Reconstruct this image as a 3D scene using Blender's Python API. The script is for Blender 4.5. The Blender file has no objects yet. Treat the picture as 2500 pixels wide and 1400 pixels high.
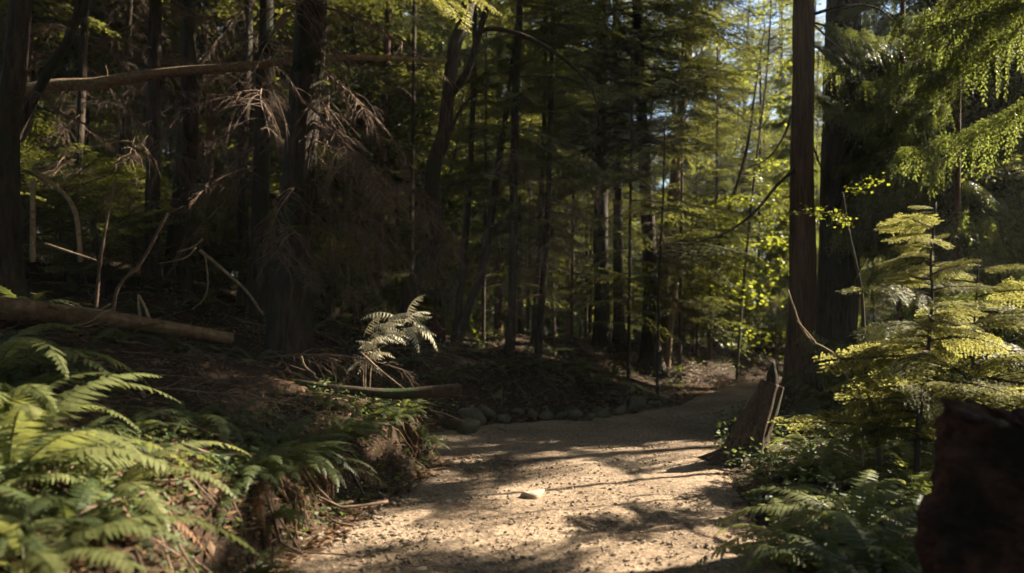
import bpy, math, random
import numpy as np
from mathutils import Vector, Quaternion, Euler, Matrix

random.seed(11)
rng = np.random.default_rng(11)
scene = bpy.context.scene
COL = scene.collection
R = math.radians

# ------------------------------------------------------------------ camera
CAM_Z, FPX, CX, CY = 1.25, 2000.0, 1250.0, 780.0      # eye height, focal length in photo pixels, level horizon row
cam_d = bpy.data.cameras.new('camera')
cam = bpy.data.objects.new('camera', cam_d)
COL.objects.link(cam)
cam.location = (0, 0, CAM_Z)
cam.rotation_euler = (R(90), 0, 0)
cam_d.sensor_width = 36.0
cam_d.lens = 36.0 * FPX / 2500.0
cam_d.shift_y = (CY - 700.0) / 2500.0
cam_d.clip_start = 0.05
cam_d.clip_end = 2000
cam_d.dof.use_dof = True
cam_d.dof.focus_distance = 7.0
cam_d.dof.aperture_fstop = 1.3
scene.camera = cam

# ------------------------------------------------------------------ sky, sun, exposure
SUN_AZ, SUN_EL = R(66), R(36)                          # azimuth from +Y towards +X
SUN = np.array([math.sin(SUN_AZ) * math.cos(SUN_EL), math.cos(SUN_AZ) * math.cos(SUN_EL), math.sin(SUN_EL)])
world = bpy.data.worlds.new('World')
scene.world = world
world.use_nodes = True
wn = world.node_tree
bg = wn.nodes['Background']
skyn = wn.nodes.new('ShaderNodeTexSky')
skyn.sky_type = 'NISHITA'
skyn.sun_disc = False
skyn.sun_elevation = SUN_EL
skyn.sun_rotation = SUN_AZ
skyn.dust_density = 0.6
wn.links.new(skyn.outputs[0], bg.inputs[0])
bg.inputs[1].default_value = 0.05
sun_d = bpy.data.lights.new('sun', 'SUN')
sun_d.energy = 5.0
sun_d.angle = R(0.53)
sun_d.color = (1.0, 0.88, 0.7)
sun = bpy.data.objects.new('sun', sun_d)
COL.objects.link(sun)
sun.rotation_euler = Vector(SUN).to_track_quat('Z', 'Y').to_euler()
scene.view_settings.view_transform = 'Standard'
scene.view_settings.look = 'None'
scene.view_settings.exposure = 2.3
scene.view_settings.gamma = 1.0
scene.view_settings.use_curve_mapping = False
cy = scene.cycles
cy.max_bounces = 4
cy.use_adaptive_sampling = True
cy.adaptive_threshold = 0.03
cy.diffuse_bounces = 3
cy.glossy_bounces = 2
cy.transmission_bounces = 3
cy.transparent_max_bounces = 4
cy.sample_clamp_indirect = 4.0
cy.use_denoising = True
cy.caustics_reflective = False
cy.caustics_refractive = False
cy.filter_width = 1.7

# ------------------------------------------------------------------ helpers
def at(px, py, Y):
    return np.array([(px - CX) / FPX * Y, Y, CAM_Z + (CY - py) / FPX * Y])

def sstep(a, b, x):
    t = np.clip((x - a) / (b - a), 0, 1)
    return t * t * (3 - 2 * t)

def _hash(ix, iy, seed):
    h = (ix.astype(np.int64) * 374761393 + iy.astype(np.int64) * 668265263 + seed * 974711) & 0xffffffff
    h = ((h ^ (h >> 13)) * 1274126177) & 0xffffffff
    return ((h ^ (h >> 16)) & 0xffff) / 65535.0

def noise(x, y, seed=0):
    x = np.asarray(x, float); y = np.asarray(y, float)
    ix, iy = np.floor(x), np.floor(y)
    fx, fy = x - ix, y - iy
    fx = fx * fx * (3 - 2 * fx); fy = fy * fy * (3 - 2 * fy)
    a = _hash(ix, iy, seed); b = _hash(ix + 1, iy, seed); c = _hash(ix, iy + 1, seed); d = _hash(ix + 1, iy + 1, seed)
    return (a * (1 - fx) + b * fx) * (1 - fy) + (c * (1 - fx) + d * fx) * fy

def fbm(x, y, seed=0, o=3):
    s, a, n = 0, 1.0, 0
    for k in range(o):
        s = s + a * (noise(x * 2 ** k, y * 2 ** k, seed + k) - .5); n += a; a *= .5
    return s / n * 2

def norm(v):
    v = np.asarray(v, float)
    return v / np.maximum(np.linalg.norm(v, axis=-1, keepdims=True), 1e-9)

class MB:
    def __init__(self):
        self.V, self.Q, self.T, self.qm, self.tm, self.n = [], [], [], [], [], 0
    def add(self, V, Q=None, T=None, m=0):
        V = np.asarray(V, float).reshape(-1, 3)
        if Q is not None and len(Q):
            Q = np.asarray(Q, int).reshape(-1, 4); self.Q.append(Q + self.n); self.qm.append(np.full(len(Q), m))
        if T is not None and len(T):
            T = np.asarray(T, int).reshape(-1, 3); self.T.append(T + self.n); self.tm.append(np.full(len(T), m))
        self.V.append(V); self.n += len(V)
    def merge(self, o, M=None, off=0):
        V = o.verts()
        if M is not None:
            M = np.array(M); V = V @ M[:3, :3].T + M[:3, 3]
        for Q, q in zip(o.Q, o.qm): self.Q.append(Q + self.n); self.qm.append(q + off)
        for T, t in zip(o.T, o.tm): self.T.append(T + self.n); self.tm.append(t + off)
        self.V.append(V); self.n += len(V)
    def verts(self):
        return np.concatenate(self.V) if self.V else np.zeros((0, 3))
    def mesh(self, name, mats, smooth=False):
        me = bpy.data.meshes.new(name)
        V = self.verts()
        Q = np.concatenate(self.Q) if self.Q else np.zeros((0, 4), int)
        T = np.concatenate(self.T) if self.T else np.zeros((0, 3), int)
        qm = np.concatenate(self.qm) if self.qm else np.zeros(0, int)
        tm = np.concatenate(self.tm) if self.tm else np.zeros(0, int)
        me.vertices.add(len(V)); me.vertices.foreach_set('co', V.astype(np.float32).ravel())
        nl = 4 * len(Q) + 3 * len(T)
        me.loops.add(nl)
        me.loops.foreach_set('vertex_index', np.concatenate([Q.ravel(), T.ravel()]).astype(np.int32))
        me.polygons.add(len(Q) + len(T))
        st = np.concatenate([np.arange(len(Q)) * 4, 4 * len(Q) + np.arange(len(T)) * 3]).astype(np.int32)
        me.polygons.foreach_set('loop_start', st)
        me.polygons.foreach_set('material_index', np.concatenate([qm, tm]).astype(np.int32))
        me.polygons.foreach_set('use_smooth', np.full(len(Q) + len(T), bool(smooth)))
        for m in mats: me.materials.append(m)
        me.update(calc_edges=True)
        return me

def link(name, me, parent=None, loc=(0, 0, 0), rot=(0, 0, 0), sc=1.0):
    o = bpy.data.objects.new(name, me)
    COL.objects.link(o)
    o.parent = parent
    o.location = loc
    o.rotation_euler = rot
    o.scale = (sc, sc, sc) if np.isscalar(sc) else sc
    return o

def tag(o, label=None, cat=None, group=None, kind=None):
    if label: o['label'] = label
    if cat: o['category'] = cat
    if group: o['group'] = group
    if kind: o['kind'] = kind
    return o

def empty(name, loc):
    o = bpy.data.objects.new(name, None)
    COL.objects.link(o)
    o.empty_display_size = .1
    o.location = loc
    return o

def resample(P, n):
    """smooth catmull-rom through P, n points"""
    P = np.asarray(P, float)
    if len(P) == 2:
        t = np.linspace(0, 1, n)[:, None]
        return P[0] * (1 - t) + P[1] * t
    E = np.vstack([2 * P[0] - P[1], P, 2 * P[-1] - P[-2]])
    seg = np.linalg.norm(np.diff(P, axis=0), axis=1); cum = np.concatenate([[0], np.cumsum(seg)])
    out = []
    for s in np.linspace(0, cum[-1], n):
        i = min(np.searchsorted(cum, s, 'right') - 1, len(P) - 2)
        t = (s - cum[i]) / max(seg[i], 1e-9)
        p0, p1, p2, p3 = E[i], E[i + 1], E[i + 2], E[i + 3]
        out.append(.5 * (2 * p1 + (p2 - p0) * t + (2 * p0 - 5 * p1 + 4 * p2 - p3) * t * t + (3 * p1 - p0 - 3 * p2 + p3) * t ** 3))
    return np.array(out)

def tube(mb, P, rad, seg=8, m=0, cap=True, rough=0.0, seed=0, ridges=0, flare=None, lobes=5, ramp_=1.0):
    """a tube along P; rough: relative surface noise; flare: (height, amount) of the root swelling at its start"""
    P = np.asarray(P, float); n = len(P)
    rad = np.broadcast_to(np.asarray(rad, float), (n,))
    T = norm(np.gradient(P, axis=0))
    ref = np.array([1., 0, 0]) if abs(T[0][0]) < .8 else np.array([0, 0, 1.])
    U = np.zeros((n, 3)); U[0] = norm(np.cross(T[0], np.cross(ref, T[0])))
    for i in range(1, n):
        u = U[i - 1] - T[i] * np.dot(U[i - 1], T[i]); U[i] = norm(u)
    W = np.cross(T, U)
    th = np.arange(seg) / seg * 2 * np.pi
    s = np.concatenate([[0], np.cumsum(np.linalg.norm(np.diff(P, axis=0), axis=1))])
    rr = rad[:, None] * np.ones((1, seg))
    if rough:
        c, d = np.cos(th)[None] * 2.2 + 7.3 * seed, np.sin(th)[None] * 2.2
        nz = noise(c + s[:, None] * .9, d + 31.7 + s[:, None] * .37, seed) - .5
        rr = rr * (1 + rough * 2 * nz)
    if ridges:
        ph = th[None] * ridges + 2.5 * fbm(s[:, None] * 1.6 + th[None] * .0, th[None] * 1.3, seed + 5)
        rr = rr * (1 + ramp_ * .035 * np.sin(ph) + ramp_ * .05 * (noise(th[None] * ridges * .55, s[:, None] * 3.0, seed + 9) - .5))
    if flare:
        f = np.exp(-s / flare[0])[:, None]
        rr = rr * (1 + flare[1] * f * (1 + .45 * np.cos(lobes * th + seed)[None] + .25 * np.cos(2 * th + seed * 2.1)[None]))
    V = P[:, None] + rr[..., None] * (np.cos(th)[None, :, None] * U[:, None] + np.sin(th)[None, :, None] * W[:, None])
    i = np.arange(n - 1)[:, None] * seg; j = np.arange(seg)[None]; k = (j + 1) % seg
    Q = np.stack([i + j, i + k, i + seg + k, i + seg + j], -1).reshape(-1, 4)
    Vf = V.reshape(-1, 3)
    Tr = []
    if cap:
        Vf = np.vstack([Vf, P[0], P[-1]])
        a, b = n * seg, n * seg + 1
        for q in range(seg):
            Tr.append((a, (q + 1) % seg, q)); Tr.append((b, (n - 1) * seg + q, (n - 1) * seg + (q + 1) % seg))
    mb.add(Vf, Q, Tr, m)

def leaves(mb, P, D, N, L, W, m=0):
    """one folded diamond per leaf"""
    P, D, N = np.asarray(P), norm(D), np.asarray(N)
    S = norm(np.cross(D, N)); N = np.cross(S, D)
    L = np.broadcast_to(np.asarray(L, float), (len(P),))[:, None]; W = np.broadcast_to(np.asarray(W, float), (len(P),))[:, None]
    mid = P + D * L * .42
    V = np.stack([P, mid + S * W - N * W * .25, P + D * L - N * L * .06, mid - S * W - N * W * .25], 1)
    k = np.arange(len(P))[:, None] * 4
    mb.add(V.reshape(-1, 3), k + np.array([0, 1, 2, 3]), None, m)

# ------------------------------------------------------------------ materials
def newmat(name):
    m = bpy.data.materials.new(name); m.use_nodes = True
    nt = m.node_tree
    for n in list(nt.nodes): nt.nodes.remove(n)
    out = nt.nodes.new('ShaderNodeOutputMaterial')
    return m, nt, out

def nd(nt, typ, **kw):
    n = nt.nodes.new(typ)
    for k, v in kw.items():
        if isinstance(k, str) and hasattr(n, k): setattr(n, k, v)
    return n

def ramp(nt, fac, stops):
    r = nt.nodes.new('ShaderNodeValToRGB')
    el = r.color_ramp.elements
    while len(el) < len(stops): el.new(.5)
    for e, (p, c) in zip(el, stops):
        e.position = p; e.color = (*c, 1)
    nt.links.new(fac, r.inputs[0])
    return r.outputs[0]

def leafmat(name, ca, cb, tcol, trans=.45, rough=.45, spec=.35):
    m, nt, out = newmat(name)
    g = nd(nt, 'ShaderNodeNewGeometry'); oi = nd(nt, 'ShaderNodeObjectInfo')
    add = nd(nt, 'ShaderNodeMath', operation='MULTIPLY_ADD')
    nt.links.new(oi.outputs['Random'], add.inputs[0]); add.inputs[1].default_value = .5
    mul = nd(nt, 'ShaderNodeMath', operation='MULTIPLY'); mul.inputs[1].default_value = .5
    nt.links.new(g.outputs['Random Per Island'], mul.inputs[0]); nt.links.new(mul.outputs[0], add.inputs[2])
    c = ramp(nt, add.outputs[0], [(0.1, ca), (.9, cb)])
    p = nd(nt, 'ShaderNodeBsdfPrincipled')
    nt.links.new(c, p.inputs['Base Color'])
    p.inputs['Roughness'].default_value = rough; p.inputs['Specular IOR Level'].default_value = spec
    t = nd(nt, 'ShaderNodeBsdfTranslucent')
    mx = nd(nt, 'ShaderNodeMix', data_type='RGBA'); mx.inputs[0].default_value = .75
    nt.links.new(c, mx.inputs[6]); mx.inputs[7].default_value = (*tcol, 1)
    nt.links.new(mx.outputs[2], t.inputs[0])
    s = nd(nt, 'ShaderNodeMixShader'); s.inputs[0].default_value = trans
    nt.links.new(p.outputs[0], s.inputs[1]); nt.links.new(t.outputs[0], s.inputs[2])
    nt.links.new(s.outputs[0], out.inputs[0])
    return m

def woodmat(name, ca, cb, scale=(14, 14, 2.2), bump=.6, moss=None, dist=.02):
    m, nt, out = newmat(name)
    tc = nd(nt, 'ShaderNodeTexCoord'); mp = nd(nt, 'ShaderNodeMapping')
    mp.inputs['Scale'].default_value = scale
    nt.links.new(tc.outputs['Object'], mp.inputs[0])
    n1 = nd(nt, 'ShaderNodeTexNoise'); n1.inputs['Scale'].default_value = 1.6; n1.inputs['Detail'].default_value = 6; n1.inputs['Roughness'].default_value = .65; n1.inputs['Distortion'].default_value = .6
    nt.links.new(mp.outputs[0], n1.inputs[0])
    c = ramp(nt, n1.outputs[0], [(.32, ca), (.68, cb)])
    n2 = nd(nt, 'ShaderNodeTexNoise'); n2.inputs['Scale'].default_value = 2.3; n2.inputs['Detail'].default_value = 4
    nt.links.new(tc.outputs['Object'], n2.inputs[0])
    if moss:
        f = ramp(nt, n2.outputs[0], [(.5, (0, 0, 0)), (.62, (1, 1, 1))])
        mx = nd(nt, 'ShaderNodeMix', data_type='RGBA')
        nt.links.new(f, mx.inputs[0]); nt.links.new(c, mx.inputs[6]); mx.inputs[7].default_value = (*moss, 1)
        c = mx.outputs[2]
    p = nd(nt, 'ShaderNodeBsdfPrincipled'); p.inputs['Roughness'].default_value = .85; p.inputs['Specular IOR Level'].default_value = .2
    nt.links.new(c, p.inputs['Base Color'])
    b = nd(nt, 'ShaderNodeBump'); b.inputs['Strength'].default_value = bump; b.inputs['Distance'].default_value = dist
    nt.links.new(n1.outputs[0], b.inputs['Height']); nt.links.new(b.outputs[0], p.inputs['Normal'])
    nt.links.new(p.outputs[0], out.inputs[0])
    return m

def soilmat(name, stops, big=1.2, fine=38, bump=.5, stone=None, dist=.03):
    m, nt, out = newmat(name)
    tc = nd(nt, 'ShaderNodeTexCoord')
    def nz(s, d=6, r=.6):
        n = nd(nt, 'ShaderNodeTexNoise'); n.inputs['Scale'].default_value = s; n.inputs['Detail'].default_value = d; n.inputs['Roughness'].default_value = r
        nt.links.new(tc.outputs['Object'], n.inputs[0]); return n.outputs[0]
    a, f = nz(big), nz(fine, 4)
    mix = nd(nt, 'ShaderNodeMath', operation='MULTIPLY_ADD')
    nt.links.new(f, mix.inputs[0]); mix.inputs[1].default_value = .55
    m2 = nd(nt, 'ShaderNodeMath', operation='MULTIPLY'); nt.links.new(a, m2.inputs[0]); m2.inputs[1].default_value = .45
    nt.links.new(m2.outputs[0], mix.inputs[2])
    c = ramp(nt, mix.outputs[0], stops)
    h = mix.outputs[0]
    if stone:
        v = nd(nt, 'ShaderNodeTexVoronoi'); v.inputs['Scale'].default_value = stone[0]
        nt.links.new(tc.outputs['Object'], v.inputs[0])
        fac = ramp(nt, v.outputs['Distance'], [(.18, (1, 1, 1)), (.42, (0, 0, 0))])
        g2 = nd(nt, 'ShaderNodeMath', operation='MULTIPLY'); nt.links.new(fac, g2.inputs[0])
        sel = ramp(nt, v.outputs['Color'], [(.55, (0, 0, 0)), (.6, (1, 1, 1))]); nt.links.new(sel, g2.inputs[1])
        hue = nd(nt, 'ShaderNodeMix', data_type='RGBA'); nt.links.new(v.outputs['Color'], hue.inputs[0])
        hue.inputs[6].default_value = (*stone[1], 1); hue.inputs[7].default_value = (*stone[2], 1)
        mx = nd(nt, 'ShaderNodeMix', data_type='RGBA'); nt.links.new(g2.outputs[0], mx.inputs[0]); nt.links.new(c, mx.inputs[6]); nt.links.new(hue.outputs[2], mx.inputs[7])
        c = mx.outputs[2]
        hh = nd(nt, 'ShaderNodeMath', operation='MULTIPLY_ADD'); nt.links.new(g2.outputs[0], hh.inputs[0]); hh.inputs[1].default_value = .5; nt.links.new(h, hh.inputs[2]); h = hh.outputs[0]
    p = nd(nt, 'ShaderNodeBsdfPrincipled'); p.inputs['Roughness'].default_value = .95; p.inputs['Specular IOR Level'].default_value = .15
    nt.links.new(c, p.inputs['Base Color'])
    b = nd(nt, 'ShaderNodeBump'); b.inputs['Strength'].default_value = bump; b.inputs['Distance'].default_value = dist
    nt.links.new(h, b.inputs['Height']); nt.links.new(b.outputs[0], p.inputs['Normal'])
    nt.links.new(p.outputs[0], out.inputs[0])
    return m

M = {}
M['ground'] = soilmat('forest_soil', [(.3, (.016, .011, .008)), (.5, (.042, .027, .017)), (.66, (.085, .053, .03))], bump=.9, dist=.05)
M['path'] = soilmat('trodden_gravel', [(.37, (.06, .041, .027)), (.5, (.195, .14, .092)), (.63, (.37, .285, .2))], big=.8, fine=34, bump=.9, stone=(42, (.13, .095, .068), (.4, .33, .25)), dist=.012)
M['stone'] = soilmat('mossy_stone', [(.35, (.05, .045, .032)), (.5, (.13, .11, .075)), (.65, (.1, .105, .045))], big=4, fine=30, bump=.5, dist=.02)
M['rock'] = soilmat('pale_rock', [(.35, (.26, .21, .15)), (.6, (.48, .41, .31))], big=5, fine=50, bump=.3, dist=.01)
M['pebble'] = soilmat('gravel_stone', [(.35, (.1, .075, .055)), (.5, (.22, .17, .12)), (.65, (.4, .33, .25))], big=14, fine=60, bump=.2, dist=.005)
M['bark'] = woodmat('dark_bark', (.012, .009, .007), (.085, .06, .042), moss=(.03, .034, .014), bump=1.0, dist=.03)
M['barkred'] = woodmat('reddish_bark', (.03, .018, .011), (.15, .082, .045), scale=(20, 20, 1.6), bump=.8)
M['barkthin'] = woodmat('smooth_bark', (.03, .023, .018), (.085, .066, .05), scale=(20, 20, 8), bump=.3)
M['dead'] = woodmat('weathered_wood', (.12, .08, .05), (.36, .26, .165), scale=(18, 18, 18), bump=.5)
M['deadbrown'] = woodmat('dead_twig_wood', (.07, .045, .032), (.2, .135, .095), scale=(8, 8, 8), bump=.2)
M['log'] = woodmat('fallen_log_wood', (.07, .042, .026), (.24, .15, .09), scale=(9, 9, 9), bump=.7)
M['moss_log'] = woodmat('damp_log_wood', (.02, .014, .01), (.075, .048, .03), scale=(9, 9, 9), bump=.7, moss=(.035, .05, .015))
M['cut'] = woodmat('cut_wood', (.16, .08, .045), (.28, .16, .09), scale=(30, 30, 30), bump=.2)
M['rot'] = woodmat('rotten_wood', (.016, .008, .006), (.17, .07, .04), scale=(5, 9, 14), bump=1.0, dist=.06, moss=(.03, .022, .012))
M['stumpbark'] = woodmat('furrowed_bark', (.02, .014, .01), (.14, .096, .064), scale=(30, 30, 7), bump=1.0, moss=(.06, .062, .03))
M['hem'] = leafmat('hemlock_needles', (.02, .035, .013), (.06, .08, .022), (.29, .29, .045), .45, spec=.25)
M['ced'] = leafmat('cedar_sprays', (.03, .04, .012), (.085, .1, .026), (.25, .29, .05), .46, rough=.4, spec=.35)
M['young'] = leafmat('young_hemlock_needles', (.07, .1, .02), (.15, .155, .045), (.46, .43, .12), .52, rough=.45, spec=.25)
M['maple'] = leafmat('maple_leaves', (.06, .1, .015), (.12, .14, .02), (.34, .36, .03), .55)
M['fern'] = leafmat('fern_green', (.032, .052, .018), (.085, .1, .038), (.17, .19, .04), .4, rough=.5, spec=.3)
M['fernlit'] = leafmat('fern_sunlit_tint', (.1, .12, .04), (.19, .2, .08), (.3, .31, .07), .42, rough=.5, spec=.25)  # lighter copy of the fern green, with sunlight put into the leaf colour
M['fernpale'] = leafmat('dry_pale_fern', (.36, .35, .23), (.62, .58, .43), (.4, .32, .18), .25, rough=.6)
M['ferndead'] = leafmat('dead_fern_brown', (.1, .045, .02), (.2, .1, .045), (.25, .12, .04), .3, rough=.7)
M['litter'] = leafmat('fallen_leaves', (.07, .035, .018), (.24, .14, .07), (.2, .11, .05), .15, rough=.7)
M['herb'] = leafmat('herb_leaves', (.05, .085, .03), (.12, .15, .06), (.2, .24, .05), .42, rough=.55, spec=.25)
M['farleaf'] = leafmat('far_leaves', (.05, .075, .015), (.12, .13, .02), (.34, .37, .04), .5, spec=.2)

# ------------------------------------------------------------------ the lie of the land
_yl = [-300, -6, 0, 4, 5.3, 6.5, 7.1, 7.8, 9.4, 10.0, 10.9, 12, 13.9, 15.6, 17, 18.4, 20, 300]
_xl = [-1.4, -1.4, -1.35, -1.23, -1.03, -.74, -.66, -.85, -.95, 0.2, 1.55, 2.35, 3.2, 4.2, 6.0, 9.2, 14.5, 900]
_yr = [-300, -6, 0, 4, 5.3, 6.8, 9.2, 11.4, 13.4, 14.6, 15.6, 16.6, 18, 300]
_xr = [1.35, 1.35, 1.4, 1.45, 1.6, 1.85, 2.35, 3.4, 4.8, 6.2, 8.6, 12, 18, 1000]
def XL(y): return np.interp(y, _yl, _xl)
def XR(y): return np.interp(y, _yr, _xr)

def hbase(x, y):
    x = np.asarray(x, float); y = np.asarray(y, float)
    wob = .13 * (noise(x * .0 + 3, y * 1.7, 3) - .5) + .1 * (noise(y * 4.1, x * 0 + 8, 4) - .5)
    d = np.maximum(XL(y) + wob - x, 0)
    e = np.maximum(x - XR(y) - wob, 0)
    b = .43 * (1 - sstep(6.9, 7.7, y + .3 * (x + .7) * (x < -.7)))
    A = b * sstep(0, .26, d) + .2 * d * sstep(0, 1.2, d) + .012 * d * d
    fall = 1 - .8 * sstep(15, 22, y)
    B = .82 * sstep(0, 3.4, d) * fall + np.maximum(0, -2.0 - x) * .33
    h = A + (B - A) * sstep(8.0, 11.5, y)
    h = 5.5 * np.tanh(h / 5.5)
    h = h - np.minimum(.05 * e * sstep(0, 2, e), .9) + .05 * sstep(0, .25, e) * (1 - sstep(.3, .8, e))
    h = h + .012 * np.maximum(0, y - 12) * (1 - sstep(20, 40, y) * .9)
    far = 1 - sstep(30, 90, np.hypot(x, y))
    return h * far

def onpath(x, y):
    return np.minimum(np.asarray(x) - XL(y), XR(y) - np.asarray(x))       # >0 inside the path

def height(x, y):
    x = np.asarray(x, float); y = np.asarray(y, float)
    p = onpath(x, y)
    off = 1 - sstep(-.5, .1, p)
    return hbase(x, y) + off * (.16 * fbm(x * .9, y * .9, 21) + .05 * fbm(x * 3.3, y * 3.3, 27)) + .012 * fbm(x * 2.0, y * 2.0, 33)

def hz(x, y): return float(height(np.array(float(x)), np.array(float(y))))

xs = np.unique(np.concatenate([[-600, -300, -150, -90, -60, -42, -30, -23, -18, -15], np.arange(-13, -4.5, .16), np.arange(-4.5, 5, .085), np.arange(5, 14, .2), [15, 18, 23, 30, 42, 60, 90, 150, 300, 600]]))
ys = np.unique(np.concatenate([[-600, -300, -150, -90, -60, -40, -25, -15, -9, -5, -3, -1.5], np.arange(0, 16, .1), np.arange(16, 30, .25), [31, 33, 36, 40, 46, 55, 70, 90, 150, 300, 600]]))
gx, gy = np.meshgrid(xs, ys, indexing='ij')
gz = height(gx, gy) - .035 * sstep(0, .12, onpath(gx, gy))
mb = MB()
i, j = np.meshgrid(np.arange(len(xs) - 1), np.arange(len(ys) - 1), indexing='ij')
a = i * len(ys) + j
mb.add(np.stack([gx, gy, gz], -1).reshape(-1, 3), np.stack([a, a + len(ys), a + len(ys) + 1, a + 1], -1).reshape(-1, 4))
tag(link('ground', mb.mesh('ground', [M['ground']], True)), kind='structure')

# the path: a sheet of trodden gravel lying in its hollow
py_ = np.concatenate([np.arange(-6, 2.4, .2), np.arange(2.4, 12, .045), np.arange(12, 19.6, .08)])
nu = 90
u = np.linspace(-.04, 1.04, nu)
PX = XL(py_)[:, None] + (XR(py_) - XL(py_))[:, None] * u[None]
PY = np.repeat(py_[:, None], nu, 1)
edge = np.minimum(u, 1 - u)[None] * (XR(py_) - XL(py_))[:, None]
fringe = edge + .12 * fbm(PX * 2.5, PY * 2.5, 51)
PZ = height(PX, PY) - .05 * (1 - sstep(-.06, .14, fringe)) + .011 * fbm(PX * 6, PY * 6, 40) + .016 * fbm(PX * 1.7, PY * 1.7, 47) + .004 * fbm(PX * 22, PY * 22, 44, 2)
mb = MB()
i, j = np.meshgrid(np.arange(len(py_) - 1), np.arange(nu - 1), indexing='ij')
a = i * nu + j
mb.add(np.stack([PX, PY, PZ], -1).reshape(-1, 3), np.stack([a, a + 1, a + nu + 1, a + nu], -1).reshape(-1, 4))
tag(link('path', mb.mesh('path', [M['path']], True)), kind='structure')

# ------------------------------------------------------------------ gaps in the canopy: sight lines to the sun kept open
GAPS = []
def gap(px, py, Y, r, strong=False):
    GAPS.append((at(px, py, Y), r, strong))
def ggap(px, py, r):                                     # a spot on the level path
    Y = CAM_Z * FPX / (py - CY); gap(px, py, Y, r, py > 1100 and r > .11)
for g in [(1500, 1215, .22), (1650, 1175, .2), (1780, 1168, .1), (1340, 1262, .1), (1250, 1370, .1), (1120, 1170, .06), (1300, 1200, .2), (1420, 1190, .18), (1570, 1182, .15), (1350, 1320, .14), (1560, 1300, .14), (1700, 1225, .14), (1450, 1260, .15),
          (1600, 1240, .12), (1480, 1395, .1), (1600, 1320, .1), (1720, 1385, .06), (1430, 1305, .1), (1700, 940, .12), (1780, 968, .1), (1680, 1000, .05)]: ggap(*g)
for g in [(950, 800, 7.75, .36), (1010, 840, 7.75, .36), (920, 870, 7.75, .25), (800, 905, 7.2, .25), (870, 930, 7.0, .2),
          (1150, 800, 14, .35), (1130, 840, 14, .3), (1190, 830, 14, .35), (420, 182, 9.5, .3), (520, 172, 9.6, .3), (300, 195, 9.4, .25), (820, 143, 10, .15),
          (40, 950, 3.6, .28), (70, 1060, 3.5, .22), (60, 1150, 3.4, .2), (230, 1120, 3.6, .2), (100, 1270, 3.1, .22), 
          (2250, 600, 6.0, .3), (2160, 720, 6.0, .22), (2300, 720, 6.0, .25), (2400, 800, 6.0, .25), (2300, 860, 6.0, .22), (2440, 700, 6.0, .22),
          (1900, 1200, 5.2, .18), (2000, 1150, 6.0, .2), (1960, 1050, 7.5, .22), (2150, 1130, 6, .2), (715, 1150, 4.6, .14), (80, 520, 7.5, .15), (180, 500, 7.5, .15),
          (1985, 200, 11.4, .25)]: gap(*g, True)
for g in [(940, 10, 9.6, .4), (1060, 20, 9.6, .35)]: gap(*g, True)
for g in [(1870, 1000, 7.1, .12), (2200, 480, 9.4, .2), (2300, 560, 8.8, .2), (2150, 380, 10, .2), (2350, 300, 9.4, .16), (2450, 190, 9.4, .16), (2240, 420, 9.6, .16), (2440, 400, 9, .16), (2180, 150, 10.3, .16), (2320, 90, 10, .16), (2300, 210, 9.8, .16), (2080, 1250, 4.8, .13), (1980, 1330, 4.4, .12), (2040, 1180, 5.4, .15), (2420, 440, 8, .2), (2330, 520, 8.5, .3), (2450, 250, 9, .3), (2470, 560, 7.5, .25)]: gap(*g, True)
for g in [(2400, 450, 8.0, .25), (2440, 350, 8.5, .25), (2250, 300, 9.5, .25), (1380, 700, 24, .9), (1850, 780, 18, .9)]: gap(*g)
_gr = random.Random(5)
for k in range(26):                                      # chance openings over the woods behind
    gap(_gr.uniform(1000, 1930), _gr.uniform(40, 800), _gr.uniform(12.5, 21), _gr.uniform(.15, .45))
for k in range(26):
    gap(_gr.uniform(1980, 2500), _gr.uniform(20, 560), _gr.uniform(7.5, 12.5), _gr.uniform(.1, .35))
for k in range(12):
    gap(_gr.uniform(100, 1000), _gr.uniform(60, 620), _gr.uniform(8.5, 14), _gr.uniform(.05, .2))
_GP = np.array([g[0] for g in GAPS]); _GR = np.array([g[1] for g in GAPS]); _GS = np.array([g[2] for g in GAPS])
def shades(pts, pad=.25, strong=False):
    """does any of pts stand in an open sight line?"""
    pts = np.asarray(pts, float)
    d = pts[:, None] - _GP[None]
    t = d @ SUN
    r = np.linalg.norm(d - t[..., None] * SUN, axis=-1)
    return bool(np.any((t > 1.3) & (r < _GR[None] + pad) & (_GS[None] | (not strong))))

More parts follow.
